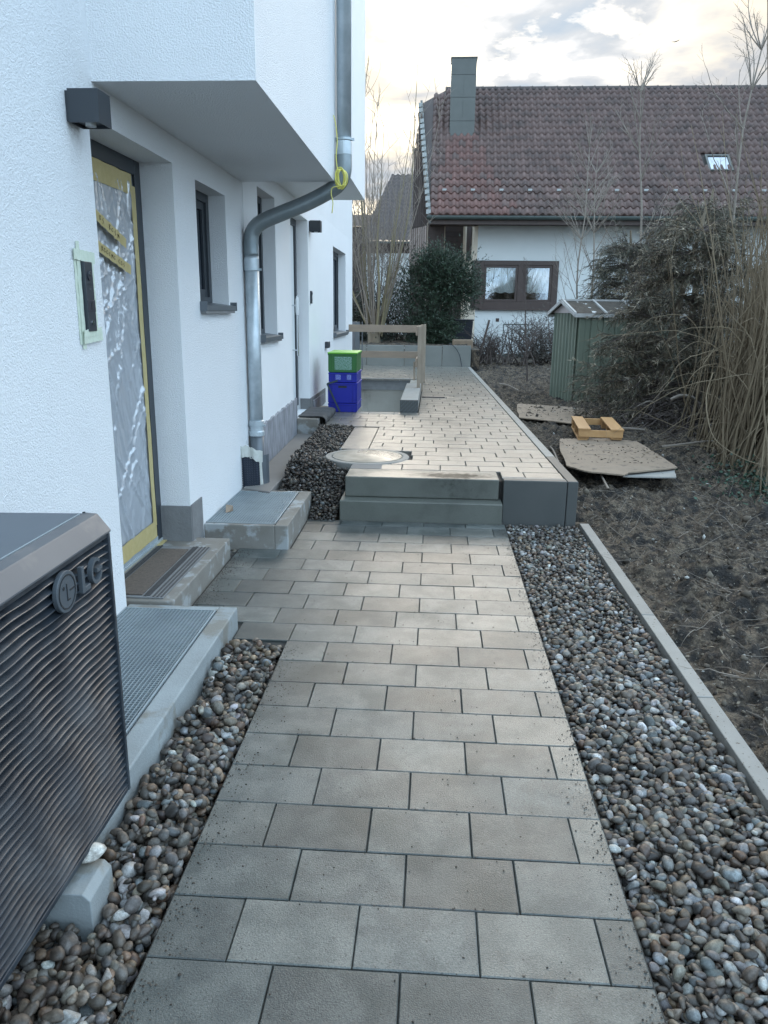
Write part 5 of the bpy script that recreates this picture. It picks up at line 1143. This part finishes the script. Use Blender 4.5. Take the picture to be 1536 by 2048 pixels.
# thicket behind it
th = empty('bare_thicket', (-2.2, 20.5, .7), 'brown bare thicket filling the gap behind the many-stemmed tree', 'shrub'); T = Tubes(); r = random.Random(3)
for i in range(420):
    x, y = r.uniform(-4.2, -.5), r.uniform(19.3, 22.3); P, _ = curve((x, y, .6), (r.gauss(0, .22), r.gauss(0, .2), 1), r.uniform(1.0, 3.6 if x < -1.3 else 2.4), 8, .09, r); T.add(P, r.uniform(.006, .014), .002, 4)
    for _ in range(3): q = r.randint(2, 7); T.add(curve(P[q], (r.gauss(0, .8), r.gauss(0, .6), .7), r.uniform(.3, .9), 5, .12, r)[0], .004, .0015, 3)
tag(T.obj('thicket_stems', 'twig_dark', th), kind='stuff')
LV = Leaves()
for i in range(9000):
    x, y = r.gauss(-1.75, .55), r.gauss(19.6, .4); z = .7+abs(r.gauss(0, .55)); k_ = r.uniform(.5, 1.5); LV.add((x, y, z), (r.gauss(0, 1), r.gauss(0, 1), r.gauss(0, 1)), r.uniform(.03, .08), r.uniform(.01, .025), (.022*k_, .03*k_, .018*k_))
tag(LV.obj('ivy_leaves', 'yew', th), kind='stuff')
# --- bare hedge before the neighbour's wall
hd = empty('bare_hedge', (1.9, 19.6, .25), 'bare dark twiggy hedge in front of the white wall below the brown window', 'hedge'); r = random.Random(8); T = Tubes()
for i in range(75):
    x, y = r.uniform(1.0, 3.4), 19.5+r.gauss(0, .4); tall = .5+.55*min(1, max(0, (x-1.0)/1.4)); P, _ = curve((x, y, .25), (r.gauss(0, .4), r.gauss(0, .3), 1), tall*r.uniform(.7, 1.35), 7, .13, r); T.add(P, r.uniform(.010, .028), .004, 5)
    for _ in range(9):
        q = r.randint(1, 6); Pb, _ = curve(P[q], (r.gauss(0, .8), r.gauss(0, .6), .6), r.uniform(.2, .6), 5, .16, r); T.add(Pb, .006, .002, 3)
        for _ in range(2): T.add(curve(Pb[3], (r.gauss(0, .8), r.gauss(0, .6), .4), r.uniform(.1, .3), 4, .16, r)[0], .003, .0015, 3)
T.add([(1.05, 19, .2), (1.30, 19, 1.28)], .03, .024, 7)
T.obj('stems', 'twig_dark', hd)
LV = Leaves()
for i in range(5000):
    x, y = r.gauss(2.75, .38), r.gauss(19.4, .3); z = .35+abs(r.gauss(.25, .4)); k_ = r.uniform(.5, 1.4); LV.add((x, y, z), (r.gauss(0, 1), r.gauss(0, 1), r.gauss(-.4, .6)), r.uniform(.04, .09), r.uniform(.006, .013), (.06*k_, .052*k_, .042*k_))
tag(LV.obj('withered_leaves', 'yew', hd), kind='stuff')
gt = MB()
for x in (1.90, 2.14, 2.36, 2.58): gt.box(x-.012, x+.012, 22, 22.02, .2, 1.15)
gt.box(1.90, 2.58, 22.001, 22.019, 1.12, 1.15).box(1.90, 2.58, 22.001, 22.019, .28, .31); tag(gt.obj('garden_gate', 'gutter'), 'thin dark metal garden gate behind the bare hedge', 'gate')
# --- ivy at the lower right
LV = Leaves(); r = random.Random(9)
for i in range(2600):
    x, y = r.gauss(3.15, .28), r.gauss(6.75, .4); z = hz(x, y)+abs(r.gauss(.02, .07)); k_ = r.uniform(.5, 1.6); LV.add((x, y, z), (r.gauss(0, 1), r.gauss(0, 1), r.gauss(.3, .5)), r.uniform(.02, .045), r.uniform(.008, .016), (.022*k_, .05*k_, .03*k_))
tag(LV.obj('ivy_patch', 'yew'), kind='stuff', label='dark green ivy creeping over the mud below the willow thicket')
# ------------------------------------------------------------------ litter on the mud
LV = Leaves(); r = random.Random(10)
def litter(n, xr, yr, zf, smin, smax, flat=.25):
    for i in range(n):
        x = xr[0]+(xr[1]-xr[0])*r.random(); y = yr[0]+(yr[1]-yr[0])*r.random()**1.1; c = r.choice([(.17, .13, .085), (.11, .08, .055), (.22, .18, .13), (.06, .046, .036), (.06, .046, .036), (.09, .07, .05)]) if r.random() < .975 else (.42, .41, .37)
        LV.add((x, y, zf(x, y)+.004), (r.gauss(0, 1), r.gauss(0, 1), r.gauss(.1, flat)), r.uniform(smin, smax), r.uniform(.002, .007), c)
litter(9000, (1.18, 4.6), (1.7, 9.5), hz, .012, .05); litter(2500, (1.1, 3.4), (9.5, 20), hz, .03, .11)
litter(260, (1.35, 2.25), (7.0, 8.65), lambda x, y: .158, .01, .05, .05); litter(120, (1.35, 2.05), (10.3, 11.7), lambda x, y: .178, .02, .05, .05)
tag(LV.obj('leaf_litter', 'debris'), kind='stuff')
T = Tubes()
for i in range(1700):
    x, y = r.uniform(1.2, 4.2), 1.8+8.5*r.random()**1.2; P, _ = curve((x, y, hz(x, y)+.006), (r.gauss(0, 1), r.gauss(0, 1), r.gauss(.05, .2)), r.uniform(.06, .4), 6, .17, r, droop=.02); T.add(P, r.uniform(.0012, .0032), .0008, 3)
tag(T.obj('dry_stalks', 'twig'), kind='stuff')
# ------------------------------------------------------------------ pebbles
def ico(n):
    import bmesh
    bm = bmesh.new(); bmesh.ops.create_icosphere(bm, subdivisions=n, radius=1.); v = np.array([x.co for x in bm.verts]); f = np.array([[q.index for q in x.verts] for x in bm.faces]); bm.free(); return v, f
ICO = {0: ico(1), 1: ico(2), 2: ico(3)}
protos = {}
for lv, (v, f) in ICO.items():
    ps = []
    for k in range(14):
        rg = np.random.default_rng(100+k); q = v.copy()
        for _ in range(4):
            d = rg.normal(size=3); d /= np.linalg.norm(d); q = q*(1+rg.uniform(.06, .22)*np.sin(q@d*rg.uniform(1.5, 2.8)+rg.uniform(0, 6)))[:, None]
        if k % 2 == 0:
            for _ in range(4): d = rg.normal(size=3); d /= np.linalg.norm(d); h_ = q@d; q = q-np.clip(h_-.62, 0, None)[:, None]*d*.85
        ps.append(q)
    protos[lv] = ps
PAL1 = .82*np.array([(.10, .082, .066), (.14, .115, .092), (.07, .06, .052), (.19, .162, .13), (.125, .118, .11), (.24, .218, .185), (.15, .098, .068), (.35, .345, .335), (.19, .205, .21), (.24, .175, .12), (.095, .073, .06), (.50, .495, .48)])
W1_ = np.array([13, 14, 9, 13, 11, 11, 6, 9, 6, 6, 8, 4.], float); W2_ = np.array([10, 11, 9, 10, 13, 12, 6, 11, 9, 5, 6, 5.], float); W3_ = np.array([15, 8, 22, 5, 14, 3, 3, 1.5, 2, 1, 14, .5], float)
def pebbles(name, inside, bx, by, zb, n, smin, smax, wts, seed, flat=(.5, .8), gain=1.):
    rg = np.random.default_rng(seed); res = .007; X0, Y0_ = bx[0]-.05, by[0]-.05; nx_, ny_ = int((bx[1]-bx[0]+.1)/res)+2, int((by[1]-by[0]+.1)/res)+2; Hm = np.zeros((ny_, nx_))
    Vs, Fs, Cs = {0: [], 1: [], 2: []}, {0: [], 1: [], 2: []}, {0: [], 1: [], 2: []}; cnt = {0: 0, 1: 0, 2: 0}; wts = wts/wts.sum()
    for i in range(n):
        best = None
        for _ in range(4):
            x = rg.uniform(*bx); y = rg.uniform(*by)
            if not inside(x, y): continue
            ix, iy = int((x-X0)/res), int((y-Y0_)/res); m = Hm[iy-1:iy+2, ix-1:ix+2].mean()
            if best is None or m < best[0]: best = (m, x, y, ix, iy)
        if best is None: continue
        _, x, y, ix, iy = best
        a = rg.uniform(smin, smax)*(1.35 if rg.random() < .06 else 1); b_ = a*rg.uniform(.62, .98); c_ = a*rg.uniform(*flat); w_ = max(2, int(a/res)+1)
        if ix-w_ < 0 or iy-w_ < 0 or ix+w_+1 > nx_ or iy+w_+1 > ny_: continue
        win = Hm[iy-w_:iy+w_+1, ix-w_:ix+w_+1]; g1 = (np.arange(-w_, w_+1)*res)/((a+b_)/2); rr2 = g1[:, None]**2+g1[None, :]**2; ok = rr2 < 1
        h0 = np.percentile(win[ok], 60); zc = h0+c_*.62
        top = zc + c_*.85*np.sqrt(np.clip(1-rr2, 0, 1)); win[ok] = np.maximum(win[ok], top[ok])
        lv = 2 if y < 1.3 else (1 if y < 3.5 else 0); P = protos[lv][rg.integers(14)]*np.array([a, b_, c_])
        t1, t2, t3 = rg.normal(0, .33), rg.normal(0, .33), rg.uniform(0, 6.28)
        # tilt with the local slope
        cx_, sx_, cy2, sy2, cz_, sz_ = math.cos(t1), math.sin(t1), math.cos(t2), math.sin(t2), math.cos(t3), math.sin(t3)
        Rm = np.array([[cz_, -sz_, 0], [sz_, cz_, 0], [0, 0, 1]]) ; Rm = np.array([[cy2, 0, sy2], [0, 1, 0], [-sy2, 0, cy2]])@np.array([[1, 0, 0], [0, cx_, -sx_], [0, sx_, cx_]])@Rm
        v = P@Rm.T+np.array([x, y, zb(x, y)+zc]); base = PAL1[rg.choice(len(PAL1), p=wts)]*rg.uniform(.5, 1.5)*gain*(1+rg.normal(0, .022, 3))*(1.3 if y < 1.75 and x < 0 and rg.random() < .5 else 1)
        Vs[lv].append(v); Fs[lv].append(ICO[lv][1]+cnt[lv]); cnt[lv] += len(v); Cs[lv].append(np.repeat(base[None], len(v), 0))
    V = []; F = []; C = []; o_ = 0
    for lv in (0, 1, 2):
        if Vs[lv]: vv = np.concatenate(Vs[lv]); V.append(vv); F.append(np.concatenate(Fs[lv])+o_); C.append(np.concatenate(Cs[lv])); o_ += len(vv)
    return tag(link_mesh(name, np.concatenate(V), np.concatenate(F), 'pebble', smooth=True, cols=np.clip(np.concatenate(C), .01, .8)), kind='stuff')
pebbles('gravel', lambda x, y: True, (.560, 1.075), (1.02, 5.45), lambda x, y: -.062, 9600, .0095, .0215, W2_, 1, flat=(.42, .75), gain=.95)
def in2(x, y):
    if y > 3.21: return False
    if x < -.885 and y > 1.66: return False
    if -1.32 < x < -.79 and 1.505 < y < 1.675: return False
    return True
pebbles('gravel', in2, (-1.38, -.665), (.98, 3.23), lambda x, y: -.062, 5200, .0105, .0225, W1_, 2, flat=(.45, .8), gain=1.0)
def z3(x, y): return -.07+.328*np.clip((y-5.26)/.78, 0, 1)
def in3(x, y):
    if (x-MC[0])**2+(y-MC[1])**2 < .375**2: return False
    if y < 5.66 and (x < -.87 or x > -.68): return y > 5.63 and x < -.87 and x > -1.15
    if y < 5.36: return False
    if y > 5.60 and x < -1.145-.02*max(0, y-6.9): return False
    if y > 5.3 and y < 5.92 and x > -.665: return False
    if y > 6.6 and x > -.815: return False
    return x < -.62
pebbles('gravel', in3, (-1.20, -.60), (5.36, 8.0), z3, 5200, .010, .019, W3_, 3, gain=.62)
pebbles('gravel', lambda x, y: x > -1.43, (-1.30, -1.20), (4.47, 4.62), lambda x, y: -.03, 26, .012, .02, W1_, 4)
# clods on the mud
rg = np.random.default_rng(9); V = []; F = []; C = []
for i in range(4500):
    y = 1.7+9.5*rg.random()**1.4; x = 1.18+(.5+.42*y)*rg.random()
    if 1.3 < x < 2.3 and 6.85 < y < 8.7: continue
    s_ = rg.uniform(.004, .014)*(1.9 if rg.random() < .10 else 1); pv = protos[0][rg.integers(14)]*(1+.18*rg.normal(size=(len(ICO[0][0]), 1)))*s_*rg.uniform(.6, 1.2, 3)
    V.append(pv+np.array([x, y, hz(x, y)+s_*.35])); F.append(ICO[0][1]); C.append(np.array([(.10, .08, .06), (.055, .044, .034), (.15, .125, .095), (.075, .06, .048)][rg.integers(4)])*rg.uniform(.7, 1.3) if rg.random() < .97 else np.array([.42, .41, .38]))
nv1 = len(ICO[0][0])
tag(link_mesh('soil_clods', np.concatenate(V), np.concatenate([f+k*nv1 for k, f in enumerate(F)]), 'debris', cols=np.repeat(np.array(C), nv1, 0)), kind='stuff')
# dirt crumbs on the paving
rg = np.random.default_rng(4); V = []; F = []; C = []; bx = np.array([(-1, -1, 0), (1, -1, 0), (1, 1, 0), (-1, 1, 0), (0, 0, 1.4)]); bf = np.array([(0, 1, 4), (1, 2, 4), (2, 3, 4), (3, 0, 4)])
for i in range(3600):
    t = rg.random()
    if t < .22: x = .54-abs(rg.normal(0, .03)); y = rg.uniform(1, 5.3)
    elif t < .40: x = -.64+abs(rg.normal(0, .05)); y = rg.uniform(1, 3.2)
    elif t < .60: x = -1.20+abs(rg.normal(0, .06)); y = rg.uniform(3.35, 4.6)
    elif t < .68: x = 1.09+.06*rg.random(); y = rg.uniform(2, 5.4)
    elif t < .74: x = rg.uniform(-.65, .52); y = 5.365-abs(rg.normal(0, .02))
    elif t < .85: k = rg.integers(-3, 19); x = rg.uniform(-.62, .52); y = Y0+k*DP+rg.normal(0, .006)
    else: x = rg.uniform(-.63, .53); y = rg.uniform(1, 5.3)
    s_ = rg.uniform(.0008, .0026)*(1.5 if rg.random() < .04 else 1); F.append(bf+len(V)*5); a = rg.uniform(0, 6.28); Rz = np.array([[math.cos(a), -math.sin(a), 0], [math.sin(a), math.cos(a), 0], [0, 0, 1]])
    V.append((bx*s_*rg.uniform(.6, 1.3, 3))@Rz.T+np.array([x, y, .001])); C.append(np.repeat(np.array([[.055, .045, .036]])*rg.uniform(.5, 2), 5, 0))
tag(link_mesh('dirt_crumbs', np.concatenate(V), np.concatenate(F), 'debris', cols=np.concatenate(C)), kind='stuff')
ws = protos[2][3]*np.array([.045, .028, .018])
tag(link_mesh('white_stone', ws+np.array([-.86, 1.645, .122]), ICO[2][1], 'pebble', cols=np.tile([[.62, .60, .55]], (len(ws), 1)), smooth=True), 'chalky white stone lying on the concrete block under the outdoor unit', 'stone')
